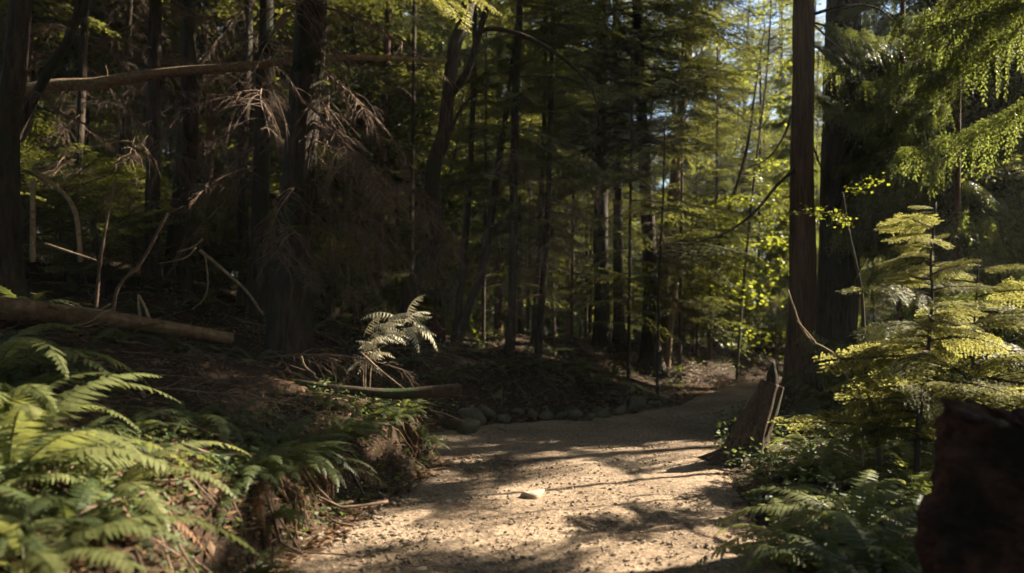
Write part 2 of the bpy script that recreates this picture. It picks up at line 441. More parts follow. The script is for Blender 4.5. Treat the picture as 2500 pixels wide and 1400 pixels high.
# ------------------------------------------------------------------ boughs
def bough_hemlock(seed, L=1.6, nsec=30, leafL=.036, leafW=.0085, dense=1.0, leafm=1):
    r = np.random.default_rng(seed); mb = MB()
    n = 9; s = np.linspace(0, 1, n)
    ax = np.stack([L * s, L * .10 * np.sin(s * 2.6 + r.uniform(0, 6)) * s, L * (.10 * s - .26 * s ** 2)], 1)
    tube(mb, ax, .013 * (1 - s) + .0025, 5, 0, False)
    Ps, Ds, Ns, Ls = [], [], [], []
    for k in range(nsec):
        t = .10 + .9 * (k + r.uniform(-.3, .3)) / nsec; t = min(max(t, .05), .995)
        side = 1 if k % 2 else -1
        p = np.array([np.interp(t, s, ax[:, q]) for q in range(3)])
        ln = L * (.12 + .36 * (1 - t) ** .8 * min(1, t * 4.5)) * r.uniform(.7, 1.15)
        ang = R(r.uniform(48, 68)) * side
        d = np.array([math.cos(ang), math.sin(ang), r.uniform(-.12, .1)])
        m = 5; q = np.linspace(0, 1, m)[:, None]
        sec = p + d * ln * q + np.array([.15 * ln, 0, -.28 * ln]) * q ** 2
        tube(mb, sec, np.linspace(.0045, .0012, m), 3, 0, False)
        nt_ = max(3, int(ln / .05 * dense))
        for w in range(nt_):
            tt = .08 + .92 * (w + r.uniform(0, .8)) / nt_; tt = min(tt, 1)
            b = p + d * ln * tt + np.array([.15 * ln, 0, -.28 * ln]) * tt ** 2
            sd = 1 if w % 2 else -1
            dd = norm(d + np.array([.3 * tt, 0, -.5 * tt]))
            lat = norm(np.cross([0, 0, 1.], dd)) * sd
            tl = (.035 + .075 * (1 - tt)) * r.uniform(.7, 1.3)
            td = norm(lat * .85 + dd * .65 + np.array([0, 0, r.uniform(-.35, .05)]))
            nl = max(2, int(tl / .018 * dense))
            for z in range(nl):
                f = (z + .5) / nl
                o = b + td * tl * f
                for s2 in (-1, 1):
                    ld = norm(td * .75 + np.cross([0, 0, 1.], td) * s2 * .8 + r.normal(0, .18, 3))
                    Ps.append(o); Ds.append(ld); Ns.append([r.normal(0, .35), r.normal(0, .35), 1]); Ls.append(leafL * r.uniform(.6, 1.2) * (1.1 - .4 * f))
            Ps.append(b + td * tl * .85); Ds.append(td); Ns.append([r.normal(0, .35), r.normal(0, .35), 1]); Ls.append(leafL * 1.1)
    Ls = np.array(Ls)
    leaves(mb, np.array(Ps), np.array(Ds), np.array(Ns), Ls, Ls * leafW / leafL, leafm)
    return mb

def bough_cedar(seed, L=1.7, nsec=46, leafL=.042, leafm=1):
    r = np.random.default_rng(seed); mb = MB()
    n = 10; s = np.linspace(0, 1, n)
    ax = np.stack([L * s * (1 - .06 * s), L * .08 * np.sin(s * 3 + r.uniform(0, 6)) * s, L * (-.42 * s + .24 * s ** 2.5)], 1)
    tube(mb, ax, .016 * (1 - s) + .003, 5, 0, False)
    Ps, Ds, Ns, Ls = [], [], [], []
    for k in range(nsec):
        t = min(max(.12 + .88 * (k + r.uniform(-.3, .3)) / nsec, .08), .99)
        side = 1 if k % 2 else -1
        p = np.array([np.interp(t, s, ax[:, q]) for q in range(3)])
        ln = L * (.13 + .2 * (1 - t) ** .7 * min(1, 5 * t)) * r.uniform(.7, 1.3)
        ang = R(r.uniform(30, 60)) * side
        d = norm([math.cos(ang), math.sin(ang), r.uniform(-.5, -.05)])
        dr = np.array([.05, 0, -1.0]) * ln * r.uniform(.55, 1.0)
        m = 5; q = np.linspace(0, 1, m)[:, None]
        tube(mb, p + d * ln * q * .8 + dr * q ** 2, np.linspace(.004, .0012, m), 3, 0, False)
        plane_n = norm(np.cross(d, [0, 0, 1.]) * r.uniform(.3, 1.0) + np.array([0, 0, .5]) + r.normal(0, .2, 3))
        nt_ = max(5, int(ln / .026))
        for w in range(nt_):
            tt = .05 + .95 * (w + .5) / nt_
            b = p + d * ln * tt * .8 + dr * tt ** 2
            dd = norm(d * .8 + 2 * dr / ln * tt)
            lat = norm(np.cross(plane_n, dd)) * (1 if w % 2 else -1)
            td = norm(lat * .75 + dd * .8 + np.array([0, 0, -.25]))
            tl = (.03 + .085 * (1 - tt)) * r.uniform(.7, 1.3)
            nl = max(1, int(tl / .034))
            for z in range(nl):
                o = b + td * tl * z / nl
                for s2 in (-1, 1):
                    Ps.append(o); Ds.append(norm(td * .9 + np.cross(plane_n, td) * s2 * .5 + r.normal(0, .1, 3))); Ns.append(plane_n + r.normal(0, .25, 3)); Ls.append(leafL * r.uniform(.6, 1.1))
            Ps.append(b + td * tl * .8); Ds.append(td); Ns.append(plane_n + r.normal(0, .2, 3)); Ls.append(leafL * r.uniform(.8, 1.2))
    Ls = np.array(Ls)
    leaves(mb, np.array(Ps), np.array(Ds), np.array(Ns), Ls, Ls * .24, leafm)
    return mb

def bough_dead(seed, L=1.6, ntw=34):
    r = np.random.default_rng(seed); mb = MB()
    n = 9; s = np.linspace(0, 1, n)
    ax = np.stack([L * s, L * .09 * np.sin(s * 4 + r.uniform(0, 6)) * s, L * (-.12 * s - .3 * s ** 2)], 1)
    tube(mb, ax, .014 * (1 - s) + .003, 5, 0, False)
    for k in range(ntw):
        t = .08 + .92 * r.uniform()
        p = np.array([np.interp(t, s, ax[:, q]) for q in range(3)])
        ang = R(r.uniform(20, 80)) * r.choice([-1, 1])
        ln = L * r.uniform(.12, .5) * (1.1 - .6 * t)
        d = norm([math.cos(ang), math.sin(ang), r.uniform(-.9, .25)])
        q = np.linspace(0, 1, 6)[:, None]
        c = p + d * ln * q + np.array([.1, 0, -.5]) * ln * q ** 2 + r.normal(0, .012, (6, 3)) * q
        tube(mb, c, np.linspace(.0055, .0018, 6), 3, 0, False)
        for w in range(r.integers(2, 6)):
            f = r.uniform(.2, .95); b = np.array([np.interp(f, q[:, 0], c[:, a]) for a in range(3)])
            d2 = norm(d + r.normal(0, .55, 3) + np.array([0, 0, -.5])); l2 = ln * r.uniform(.15, .45)
            q2 = np.linspace(0, 1, 4)[:, None]
            tube(mb, b + d2 * l2 * q2 + np.array([0, 0, -.35]) * l2 * q2 ** 2, np.linspace(.003, .001, 4), 3, 0, False)
    return mb

def bough_broad(seed, L=1.2, nl=70, ll=.075, leafm=1):
    r = np.random.default_rng(seed); mb = MB()
    n = 7; s = np.linspace(0, 1, n)
    ax = np.stack([L * s, L * .12 * np.sin(s * 3 + r.uniform(0, 6)) * s, L * (.15 * s - .22 * s ** 2)], 1)
    tube(mb, ax, .008 * (1 - s) + .002, 5, 0, False)
    for k in range(nl):
        t = .15 + .85 * r.uniform()
        p = np.array([np.interp(t, s, ax[:, q]) for q in range(3)])
        p = p + np.array([r.uniform(-.05, .12), r.normal(0, .16) * (1.15 - t), r.normal(0, .05)]) * L
        d = norm([r.uniform(-.3, 1), r.normal(0, .8), r.uniform(-.5, .1)]); nn = norm([r.normal(0, .4), r.normal(0, .4), 1])
        S = norm(np.cross(d, nn)); l = ll * r.uniform(.6, 1.2)
        pr = [(0, 0), (.25, .38), (.55, .46), (.62, .25), (1, 0), (.62, -.25), (.55, -.46), (.25, -.38)]
        V = [p + d * l * a + S * l * b - nn * l * .25 * abs(b) for a, b in pr]
        mb.add(V, [(0, 1, 6, 7), (1, 2, 5, 6), (2, 3, 5, 5)][:2], [(2, 3, 4), (2, 4, 5), (4, 5, 5)][:2], leafm)
    return mb

BOUGH = {}
def reg(kind, fn, seeds, mats, **kw):
    BOUGH[kind] = [fn(s, **kw).mesh(kind + '_bough', mats) for s in seeds]
reg('hem', bough_hemlock, range(5), [M['barkthin'], M['hem']])
reg('ced', bough_cedar, range(10, 15), [M['barkthin'], M['ced']])
reg('dead', bough_dead, range(20, 25), [M['deadbrown']])
reg('broad', bough_broad, range(30, 34), [M['barkthin'], M['maple']])
reg('young', bough_hemlock, range(40, 44), [M['barkthin'], M['young']], L=.9, nsec=30, leafL=.022, leafW=.0062, dense=1.9)
reg('pale', bough_cedar, range(50, 53), [M['dead'], M['fernpale']], L=.8, nsec=34, leafL=.026)
BLEN = {'hem': 1.6, 'ced': 1.7, 'dead': 1.6, 'broad': 1.2, 'young': .9, 'pale': .8}

def add_bough(parent, base, kind, p, az, pitch, sc, roll=0.0, cull=True, name='bough'):
    """p in world space; az in degrees from +X"""
    a, e = R(az), R(pitch)
    d = np.array([math.cos(a) * math.cos(e), math.sin(a) * math.cos(e), math.sin(e) - .12])
    L = BLEN[kind] * sc
    lat = np.array([-math.sin(a), math.cos(a), 0])
    if cull is not None and shades([p + d * L * f + lat * L * g for f in (.2, .5, .8, 1.0) for g in (-.15, .15)], .05 + .07 * sc, not cull): return None
    if np.linalg.norm(p + d * L * .5 - np.array([0, 0, CAM_Z])) < 1.6 or np.linalg.norm(p + d * L - np.array([0, 0, CAM_Z])) < 1.6: return None
    me = random.choice(BOUGH[kind])
    return link(name if kind != 'dead' else 'dead_branch', me, parent, tuple(np.array(p) - base), (R(roll), -e, a), sc)

# ------------------------------------------------------------------ trees
def tree(name, label, cat, pts, Y, w0, w1, H, mat='bark', crown=(), group=None, seg=14, flare=(.22, .8), Ys=None, rough=.12, ridges=0, ground=True):
    """pts: photo points bottom to top at distance Y; w0, w1: widths in photo pixels at both ends; H: height reached; crown: tuples
    (kind, z0, z1, n, scale0, scale1[, az range])"""
    Ys = Ys or [Y] * len(pts)
    P = [at(px, py, y) for (px, py), y in zip(pts, Ys)]
    if ground:
        gz0 = hz(P[0][0], P[0][1])
        if P[0][2] > gz0 + .1: P.insert(0, np.array([P[0][0], P[0][1], gz0 - .08]))
        else: P[0][2] = gz0 - .08
    if P[-1][2] < P[0][2] + H:
        d = norm(P[-1] - P[-2]) if len(P) > 2 else norm(np.array(P[-1]) - P[0])
        d = norm(d * .5 + np.array([0, 0, .5]))
        top = P[-1] + d * (P[0][2] + H - P[-1][2]) / d[2]
        P += [P[-1] * .5 + top * .5, top]
    P = np.array(P)
    n = max(24, int(H * 5))
    C = resample(P, n)
    s = np.linspace(0, 1, n)
    r0, r1 = w0 / 2 / FPX * Y, w1 / 2 / FPX * Y
    zt = at(0, pts[-1][1], Ys[-1])[2] - C[0][2]
    fr = np.clip((C[:, 2] - C[0][2]) / max(zt, .5), 0, 3)
    rad = np.maximum(r0 + (r1 - r0) * fr, .15 * r1) * np.where(fr > 1, np.maximum(1 - (fr - 1) * .25, .35), 1)
    base = np.array([C[0][0], C[0][1], C[0][2]])
    root = empty(name, tuple(base))
    tag(root, label, cat, group)
    mb = MB()
    tube(mb, C - base, rad, seg, 0, True, rough, random.randint(0, 99), ridges, flare)
    link('trunk', mb.mesh('trunk', [M[mat]], True), root)
    def on(z):
        return np.array([np.interp(z, C[:, 2] - base[2], C[:, q]) for q in range(3)])
    for cr in crown:
        kind, z0, z1, k, s0, s1 = cr[:6]
        azr = cr[6] if len(cr) > 6 else (0, 360)
        cull = cr[7] if len(cr) > 7 else True
        for q in range(k):
            f = (q + random.uniform(0, 1)) / k
            z = z0 + (z1 - z0) * f
            pitch = {'hem': random.uniform(-16, 14), 'ced': random.uniform(-14, 8), 'dead': random.uniform(-30, 12), 'broad': random.uniform(-10, 25), 'young': random.uniform(-8, 14), 'pale': -10}[kind]
            add_bough(root, base, kind, on(z), random.uniform(*azr), pitch, (s0 + (s1 - s0) * f) * random.uniform(.75, 1.2), random.uniform(-15, 15), cull)
    root['_on'] = 0
    return root, base, on

def branch(root, base, P, r0, r1, mat='bark', name='branch', seg=6):
    mb = MB(); C = resample(P, 16)
    tube(mb, C - base, np.linspace(r0, r1, 16), seg, 0, True, .1, random.randint(0, 99))
    return link(name, mb.mesh(name, [M[mat]], True), root)

T_ = {}
# --- the slope on the near side: dark trunks between the fallen logs
T_['edge'] = tree('conifer_tree', 'broad dark trunk cut off by the edge of the picture above the lower log', 'tree', [(10, 620), (15, 300), (50, 0)], 7.6, 76, 46, 15, crown=[('hem', 4.5, 14, 40, 2.0, 1.1), ('dead', 2.2, 5, 8, .7, .8)], seg=20, ridges=9)
tree('leaning_tree', 'thin leaning stem propped beside the broad dark trunk, pale bark below', 'tree', [(0, 470), (40, 330), (115, 180), (200, 0)], 8.2, 26, 22, 9, 'bark', crown=[('dead', 2, 6, 6, .5, .6)])
tree('conifer_tree', 'slim dark trunk passing behind the pale thick end of the upper fallen trunk', 'tree', [(180, 620), (190, 430), (208, 0)], 11.5, 22, 18, 14, crown=[('hem', 5, 13, 20, 1.3, .8), ('dead', 1.0, 5, 20, .6, .7)])
tree('conifer_tree', 'slender dark tree between the slim trunk and the knotty one, crossed by the log', 'tree', [(285, 620), (300, 300), (318, 0)], 14, 14, 11, 13, crown=[('hem', 5, 12, 16, 1.3, .8), ('dead', 1.0, 5, 20, .6, .7)])
tree('conifer_tree', 'straight dark trunk with a knotty burl just below the upper fallen trunk', 'tree', [(370, 640), (376, 300), (380, 0)], 10.5, 38, 28, 16, crown=[('hem', 5, 15, 26, 1.5, .9), ('dead', 1.2, 5, 18, .6, .7)], seg=18, ridges=7)
tree('conifer_tree', 'dark trunk with a flaring foot, second trunk past the knotty burl', 'tree', [(432, 640), (446, 480), (462, 250), (458, 0)], 11.0, 60, 32, 17, crown=[('hem', 5, 16, 40, 2.1, 1.2), ('dead', 1.2, 5, 18, .6, .7)], seg=18, ridges=7)
tree('conifer_tree', 'slim dark trunk where the sunlit stretch of the upper fallen trunk ends', 'tree', [(596, 650), (592, 400), (608, 0)], 11.8, 28, 21, 15, crown=[('hem', 5, 14, 24, 1.4, .9), ('dead', 1.2, 5.5, 24, .7, .8)])
tree('conifer_tree', 'dark trunk twinned close against the slim one at the upper log end', 'tree', [(632, 700), (636, 450), (645, 150), (650, 0)], 10.7, 44, 30, 16, crown=[('hem', 5.2, 15, 40, 2.1, 1.2), ('dead', 1.8, 5.5, 16, .8, .9)], seg=18, ridges=7)
T_['big'] = tree('conifer_tree', 'stout rooty dark conifer hung with brown dead twigs behind the bank', 'tree', [(705, 880), (708, 700), (730, 450), (748, 200), (760, 0)], 9.2, 100, 72, 18, crown=[('hem', 5, 17, 60, 2.3, 1.2), ('dead', 1.6, 5.0, 24, .8, 1.1, (-100, 60))], seg=24, flare=(.35, .9), ridges=11)
r_, b_, on_ = T_['big']
for k in range(12):
    add_bough(r_, b_, 'dead', on_(random.uniform(2.0, 4.6)), random.uniform(-50, 30), random.uniform(-45, 0), random.uniform(.6, 1.1), cull=None)
for k in range(7):
    add_bough(r_, b_, 'hem', on_(random.uniform(1.5, 3.2)), random.uniform(-50, 20), random.uniform(-25, 0), random.uniform(.5, .8))
tree('conifer_tree', 'distant thin dark trunk showing above the tangle of brown dead twigs', 'tree', [(1005, 520), (1008, 300), (1012, 0)], 15, 11, 9, 12, crown=[('hem', 5, 12, 18, 1.3, .8)])
# --- the crooked tree and its neighbours
T_['crook'] = tree('crooked_tree', 'dark crooked tree with an S-bent trunk rising above the pale fern', 'tree', [(988, 800), (1000, 720), (1035, 650), (1070, 585), (1056, 500), (1058, 410), (1085, 330), (1096, 220), (1112, 100), (1142, 10)], 11.0, 40, 32, 11, crown=[('hem', 5.4, 11, 34, 1.6, 1.0), ('dead', 1.0, 2.0, 9, .4, .55, (-120, 30))], seg=18, flare=(.2, .35), ridges=6)
r_, b_, on_ = T_['crook']
branch(r_, b_, [at(1100, 235, 11), at(1140, 175, 10.8), at(1170, 80, 10.7), at(1198, -20, 10.6)], .055, .04)
branch(r_, b_, [at(1165, 85, 10.7), at(1200, 70, 10.6), at(1290, 92, 10.4), at(1390, 155, 10.2), at(1448, 225, 10.1), at(1462, 310, 10.0)], .035, .012)
branch(r_, b_, [at(1078, 380, 11), at(1120, 275, 10.8), at(1165, 225, 10.6)], .03, .01)
tree('young_tree', 'thin upright stem forking from a shared foot beside the charred stump', 'tree', [(1108, 845), (1122, 730), (1135, 600), (1148, 400), (1156, 200), (1160, 0)], 12.6, 20, 10, 8, 'barkthin', crown=[('hem', 2.4, 8, 30, .7, .5, (0, 360), False)], seg=10, flare=(.12, .4))
tree('young_tree', 'thin stem leaning away from its twin over the sunlit knoll', 'tree', [(1112, 850), (1140, 760), (1182, 640), (1212, 430), (1240, 240), (1262, 60)], 12.5, 24, 10, 8, 'barkthin', crown=[('hem', 2.4, 8, 30, .7, .5, (0, 360), False)], seg=10, flare=(.12, .4))
tree('young_tree', 'straight dark stem with a curved foot, tallest on the sunlit knoll', 'tree', [(1236, 885), (1246, 820), (1252, 600), (1256, 300), (1270, 0)], 12.0, 24, 15, 11, 'bark', crown=[('hem', 2.2, 10, 40, .8, .6, (0, 360), False), ('dead', 1.0, 3.2, 10, .5, .6)], seg=12, flare=(.15, .5))
tree('young_tree', 'pale grey slender stem close behind the straight dark one', 'tree', [(1300, 880), (1312, 700), (1322, 480), (1330, 200)], 14.0, 15, 9, 8, 'barkthin', crown=[('hem', 2.2, 8, 30, .8, .6, (0, 360), False), ('dead', 1, 6, 16, .6, .8, (0, 360), False)], seg=10, flare=(.12, .3))
tree('young_tree', 'thin dark stem with long bare level branches before the glowing clearing', 'tree', [(1312, 885), (1325, 700), (1338, 480), (1346, 200), (1350, 0)], 12.8, 19, 10, 9, 'bark', crown=[('hem', 2.0, 9, 40, .8, .6, (0, 360), False), ('dead', .9, 3.6, 14, .6, .8)], seg=10, flare=(.12, .4))
for px, Y, H, lab in [(1180, 14.2, 5.5, 'feathery young hemlock on the knoll between the leaning twins and the straight stem'), (1395, 15.6, 4.6, 'feathery young hemlock screening the glowing clearing'), (1535, 14.0, 6.0, 'feathery young hemlock in front of the black pair'), (1660, 15.8, 6.5, 'bushy young hemlock by the mossy leaning snag'),
                      (1745, 18.0, 7.0, 'bushy young hemlock behind the bare thin stem at the bend'), (1440, 18.2, 7.0, 'tall feathery hemlock behind the black pair'), (1290, 16.5, 6.5, 'young hemlock behind the pale grey slender stem'), (1850, 19.5, 7.5, 'bushy hemlock in the bright gap before the red-brown trunk')]:
    tree('young_hemlock', lab, 'tree', [(px, 850), (px + 4, 500), (px + 6, 300)], Y, 9, 6, H, 'barkthin', crown=[('hem', .9, H - .1, int(H * 8), .75, .3, (0, 360), False)], seg=8, flare=(.1, .3))
T_['mid1'] = tree('conifer_tree', 'stout black trunk beside the glowing clearing, the thicker of a pair', 'tree', [(1470, 865), (1468, 700), (1466, 500), (1470, 0)], 15.5, 40, 26, 17, crown=[('hem', 7, 16, 26, 1.2, .8), ('hem', 2.3, 7.5, 60, 1.25, 1.3, (-190, 10), False), ('dead', 1.2, 7, 16, .7, .9, (-190, 10), False)], seg=16)
tree('conifer_tree', 'black trunk standing tight behind the stout one by the clearing', 'tree', [(1512, 855), (1510, 700), (1508, 400), (1505, 0)], 16.2, 26, 18, 16, crown=[('hem', 7, 15, 20, 1.1, .8), ('hem', 2.4, 7.5, 36, 1.25, 1.3, (-190, 10), False)])
tree('conifer_tree', 'dark trunk with a wide root foot near the far bend of the path', 'tree', [(1590, 880), (1588, 700), (1575, 420), (1562, 200), (1555, 0)], 15.0, 40, 22, 17, crown=[('hem', 7, 16, 26, 1.2, .8), ('hem', 2.0, 7.5, 64, 1.25, 1.3, (-190, 10), False), ('dead', 1.2, 7, 16, .7, .9, (-190, 10), False)], seg=16, flare=(.3, 1.0))
tree('young_tree', 'bare thin stem leaning by the far bend of the path', 'tree', [(1732, 890), (1738, 700), (1765, 560), (1820, 380)], 17, 13, 8, 7, 'barkthin', crown=[('hem', 2.6, 7, 20, .9, .6)], seg=8, flare=(.1, .3))
tree('young_tree', 'hair-thin straight sapling just before the wide-footed trunk', 'tree', [(1605, 930), (1606, 850), (1608, 700), (1618, 500)], 13.2, 8, 5, 4.5, 'barkthin', crown=[('hem', 1.8, 4.4, 14, .5, .35)], seg=8, flare=(.1, .3))
tree('mossy_snag', 'leaning broken stem draped in yellow moss behind the hair-thin sapling', 'tree', [(1630, 880), (1640, 780), (1652, 690)], 15.5, 16, 12, 1.6, 'dead', seg=8, flare=(.1, .3))
# --- the big pair at the bend and the lit wall of cedar
T_['main'] = tree('conifer_tree', 'tall straight red-brown trunk at the bend, sunlit along one edge', 'tree', [(1945, 1000), (1952, 880), (1958, 700), (1958, 400), (1962, 0)], 11.4, 68, 46, 20, 'barkred', crown=[('hem', 5.8, 19, 64, 2.2, 1.2), ('ced', 4.4, 6, 6, .7, .9, (-60, 60))], seg=28, flare=(.28, .65), ridges=12)
r_, b_, on_ = T_['main']
branch(r_, b_, [at(1945, 410, 11.4), at(1900, 450, 11.0), at(1840, 520, 10.6), at(1770, 570, 10.3), at(1700, 592, 10.1)], .03, .008)
branch(r_, b_, [at(1940, 250, 11.4), at(1915, 330, 11.1), at(1870, 390, 10.9), at(1800, 420, 10.6)], .02, .005)
branch(r_, b_, [at(1970, 40, 11.4), at(2060, 15, 11.1), at(2140, 20, 10.8), at(2200, 70, 10.6)], .025, .008)
branch(r_, b_, [at(1975, 50, 11.4), at(2030, 100, 11.2), at(2090, 150, 11.0)], .018, .006, 'dead')
branch(r_, b_, [at(1975, 330, 11.4), at(2005, 410, 11.4), at(2020, 440, 11.4)], .018, .006)
T_['dark'] = tree('conifer_tree', 'massive black trunk shadowed close behind the tall red-brown one', 'tree', [(2042, 1000), (2042, 800), (2050, 500), (2055, 200), (2060, 0)], 13.2, 104, 76, 21, 'bark', crown=[('ced', 6.5, 20, 56, 2.0, 1.1), ('ced', 2.6, 7.0, 34, .8, 1.2, (-95, 40), False)], seg=24, flare=(.3, .5), ridges=11)
T_['dr'] = tree('conifer_tree', 'dark trunk showing high up behind the hanging cedar boughs', 'tree', [(2260, 900), (2262, 500), (2268, 0)], 15.5, 64, 44, 19, 'bark', crown=[('ced', 8, 18, 36, 1.6, .9), ('ced', 1.6, 8.5, 66, .9, 1.3, (-190, 30), False)], seg=18)
tree('conifer_tree', 'lit leaning trunk top above the bright gap in the leaves', 'tree', [(1620, 700), (1650, 400), (1690, 60), (1715, -60)], 20, 26, 20, 15, 'barkred', crown=[('hem', 4, 14, 36, 1.4, .9)])
t = tree('vine_maple', 'slender maple with bright yellow-green leaves against the sky gap at the bend', 'tree', [(1800, 900), (1815, 700), (1840, 450), (1870, 200), (1880, 60)], 16.0, 7, 4, 8.5, 'barkthin', crown=[('broad', 2.2, 8.4, 60, 1.0, .8, (0, 360), False)], seg=8, flare=(.1, .3))
t = tree('vine_maple', 'small bright-leaved maple peeping out behind the crooked tree', 'tree', [(1060, 800), (1075, 600), (1098, 430), (1120, 330)], 14.5, 9, 5, 4.6, 'barkthin', crown=[('broad', 2.2, 4.6, 16, .7, .6, (0, 360), False)], seg=8, flare=(.1, .3))
r_, b_, on_ = T_['crook']
for px, py, az, s_ in [(880, -60, -20, .9), (960, -70, -40, .9), (1040, -60, -10, .8), (930, -90, 20, 1.0), (840, -40, -80, .8), (1020, -120, -60, 1.0)]:
    add_bough(r_, b_, 'young', at(px, py, 9.6), az, -18, s_ * 1.3, 0, None)
SHADERS = []
tree('young_cedar', 'sunlit young cedar with hanging golden-green boughs filling the upper corner', 'tree', [(2575, 1010), (2580, 400), (2584, 0)], 8.4, 26, 16, 8, 'barkred', crown=[('ced', 1.5, 7.8, 76, 1.0, .65, (110, 280), False), ('ced', 2.0, 7.8, 14, .7, .5, (-60, 90), False)], seg=10, flare=(.12, .4))
tree('young_cedar', 'slim young cedar between the black trunk and the golden corner cedar', 'tree', [(2335, 1000), (2338, 400), (2342, 0)], 10.0, 17, 10, 7.6, 'barkred', crown=[('ced', 1.9, 7.5, 54, .75, .5, (0, 360), False)], seg=10, flare=(.12, .4))
tree('young_cedar', 'young cedar with lit hanging sprays beside the massive black trunk', 'tree', [(2196, 1000), (2200, 400), (2204, 0)], 11.6, 18, 11, 8.4, 'barkred', crown=[('ced', 2.2, 8.2, 50, .7, .5, (0, 360), False)], seg=10, flare=(.12, .4))
CED = [(5.6, 6.2, 15, 'red cedar standing just past the picture edge, lowest boughs hanging into view'),
       (7.5, 11.3, 18, 'red cedar past the picture edge whose boughs fill the upper corner'),
       (9.4, 13.6, 18, 'red cedar further back, drooping boughs behind the sunlit young hemlock')]
for k, (x, y, H, lab) in enumerate(CED):
    px = CX + FPX * x / y
    SHADERS.append(None); t = SHADERS[-1] = tree('cedar_tree', lab, 'tree', [(px, 1000), (px + 6, 300), (px + 10, 0)], y, 90, 66, H, 'barkred', crown=[('ced', 5.5, H - 1, 50, 1.6, .9), ('ced', 1.4, 6.8, [34, 30, 44][k], .9, [1.15, 1.4, 1.5][k], (130, 285), False)] + ([('ced', 4.5, 11, 44, 1.6, 1.5, (0, 360), False)] if k == 2 else []), seg=16, ridges=9)
# trees up-sun, out of the picture, whose crowns shade the trail
for k, (x, y, H) in enumerate([(10.5, 6.0, 14), (9.0, 3.2, 15), (11.4, 15.6, 18), (13.0, 18.6, 18), (6.0, 3.6, 13), (10.6, 8.2, 17), (13.6, 13.2, 19)]):
    px = CX + FPX * x / y
    SHADERS.append(None); SHADERS[-1] = tree('shade_tree', 'tall conifer beyond the picture edge whose crown shades the trail', 'tree', [(px, 1000), (px + 4, 300), (px, 0)], y, 70, 50, H, 'bark', crown=[('hem', 3.6, H - .5, 24 if y > 15 else 50, 1.6, .9)], group='trees beyond the picture edge that shade the trail', seg=12)

# the boughs that keep the sun off the deep-shaded stretches of trail and slope
shady = [(x, y, .05) for y in np.arange(7.3, 9.4, .45) for x in np.arange(float(XL(y)) + .3, float(XR(y)), .5)]
shady += [(x, y, .05) for y in np.arange(7.4, 11.9, .6) for x in np.arange(float(XL(y)) + .2, float(XR(y)), .6)]
shady += [(x, y, .05) for y in np.arange(7.2, 11.9, .5) for x in np.arange(float(XL(y)) + .1, float(XR(y)), .5)]
shady += [(x, y, .1) for y in np.arange(12.6, 16.6, .8) for x in np.arange(float(XL(y)) + .2, min(float(XR(y)), 7), .7)]
shady += [(x, y, hz(x, y) + .3) for y in np.arange(4.4, 11, .62) for x in np.arange(-4.6, float(XL(y)) - .1, .62)]
for (x, y, z) in shady:
    p = np.array([x, y, z])
    cand = []
    for (r_, b_, on_) in SHADERS[1:]:
        for hgt in np.arange(2.8, 14, .4):
            c = p + SUN * (hgt - z) / SUN[2]
            t_ = on_(hgt - b_[2])
            d = np.hypot(*(c - t_)[:2])
            if .4 < d < 2.3 and not (c[1] < 14 and CX + FPX * c[0] / c[1] < 2230): cand.append((hgt + random.uniform(0, 1.2), r_, b_, c, t_, d))
    cand.sort(key=lambda q: q[0])
    for (_h, r_, b_, c, t_, d) in cand[:2]:
        az = math.degrees(math.atan2(c[1] - t_[1], c[0] - t_[0])) + random.uniform(-8, 8)
        kind = random.choice(['hem', 'ced'])
        add_bough(r_, b_, kind, np.array([t_[0], t_[1], t_[2] + .1 * d]), az, random.uniform(-6, 4), min(1.55, d / .62 / BLEN[kind] * random.uniform(.95, 1.2)) if d > 1 else 1.0, random.uniform(-15, 15), False)
def where(px):
    for lim, w in [(160, 'behind the broad edge trunk'), (345, 'behind the two pale snags'), (480, 'behind the knotty and flaring trunks'), (690, 'behind the twinned trunks'), (950, 'past the stout rooty conifer'), (1120, 'behind the crooked tree'),
                   (1300, 'beyond the sunlit knoll'), (1450, 'round the glowing clearing'), (1640, 'behind the stout black pair'), (1790, 'by the far bend'), (1930, 'in the bright gap before the red-brown trunk'), (2110, 'behind the massive black trunk'), (2330, 'behind the young hemlock')]:
        if px < lim: return w
    return 'at the edge past the young hemlock'
# ------------------------------------------------------------------ saplings and shrubs by the trail
t = tree('hemlock_sapling', 'glowing yellow-green young hemlock beside the big dark stump', 'sapling', [(2240, 1060), (2262, 900), (2276, 720), (2272, 640), (2282, 535)], 6.0, 16, 5, 2.3, 'barkthin', seg=8, flare=(.08, .3))
r_, b_, on_ = t
for k in range(46):
    f = (k + .5) / 46
    add_bough(r_, b_, 'young', on_(.55 + 1.72 * f), random.uniform(0, 360), random.uniform(0, 18) - 10 * (1 - f), (.98 - .66 * f) * random.uniform(.6, 1.2), random.uniform(-45, 45), None)
t = tree('hemlock_sapling', 'smaller lit young hemlock at the picture edge behind the big dark stump', 'sapling', [(2372, 1010), (2378, 800), (2385, 720)], 6.6, 11, 4, 1.9, 'barkthin', seg=8, flare=(.08, .3))
r_, b_, on_ = t
for k in range(26):
    f = (k + .5) / 26
    add_bough(r_, b_, 'young', on_(.5 + 1.4 * f), random.uniform(0, 360), random.uniform(-5, 18), (1.15 - .75 * f) * random.uniform(.8, 1.2), random.uniform(-45, 45), None)
t = tree('huckleberry_shrub', 'thin dark wavy stem with sparse bright leaves before the black trunk', 'shrub', [(2162, 1220), (2138, 1050), (2112, 900), (2104, 720), (2075, 580), (2058, 480)], 6.4, 15, 5, 2.4, 'barkthin', seg=8, flare=(.06, .3))
r_, b_, on_ = t
branch(r_, b_, [at(2085, 690, 6.4), at(2110, 640, 6.3), at(2140, 590, 6.2)], .006, .003, 'barkthin')
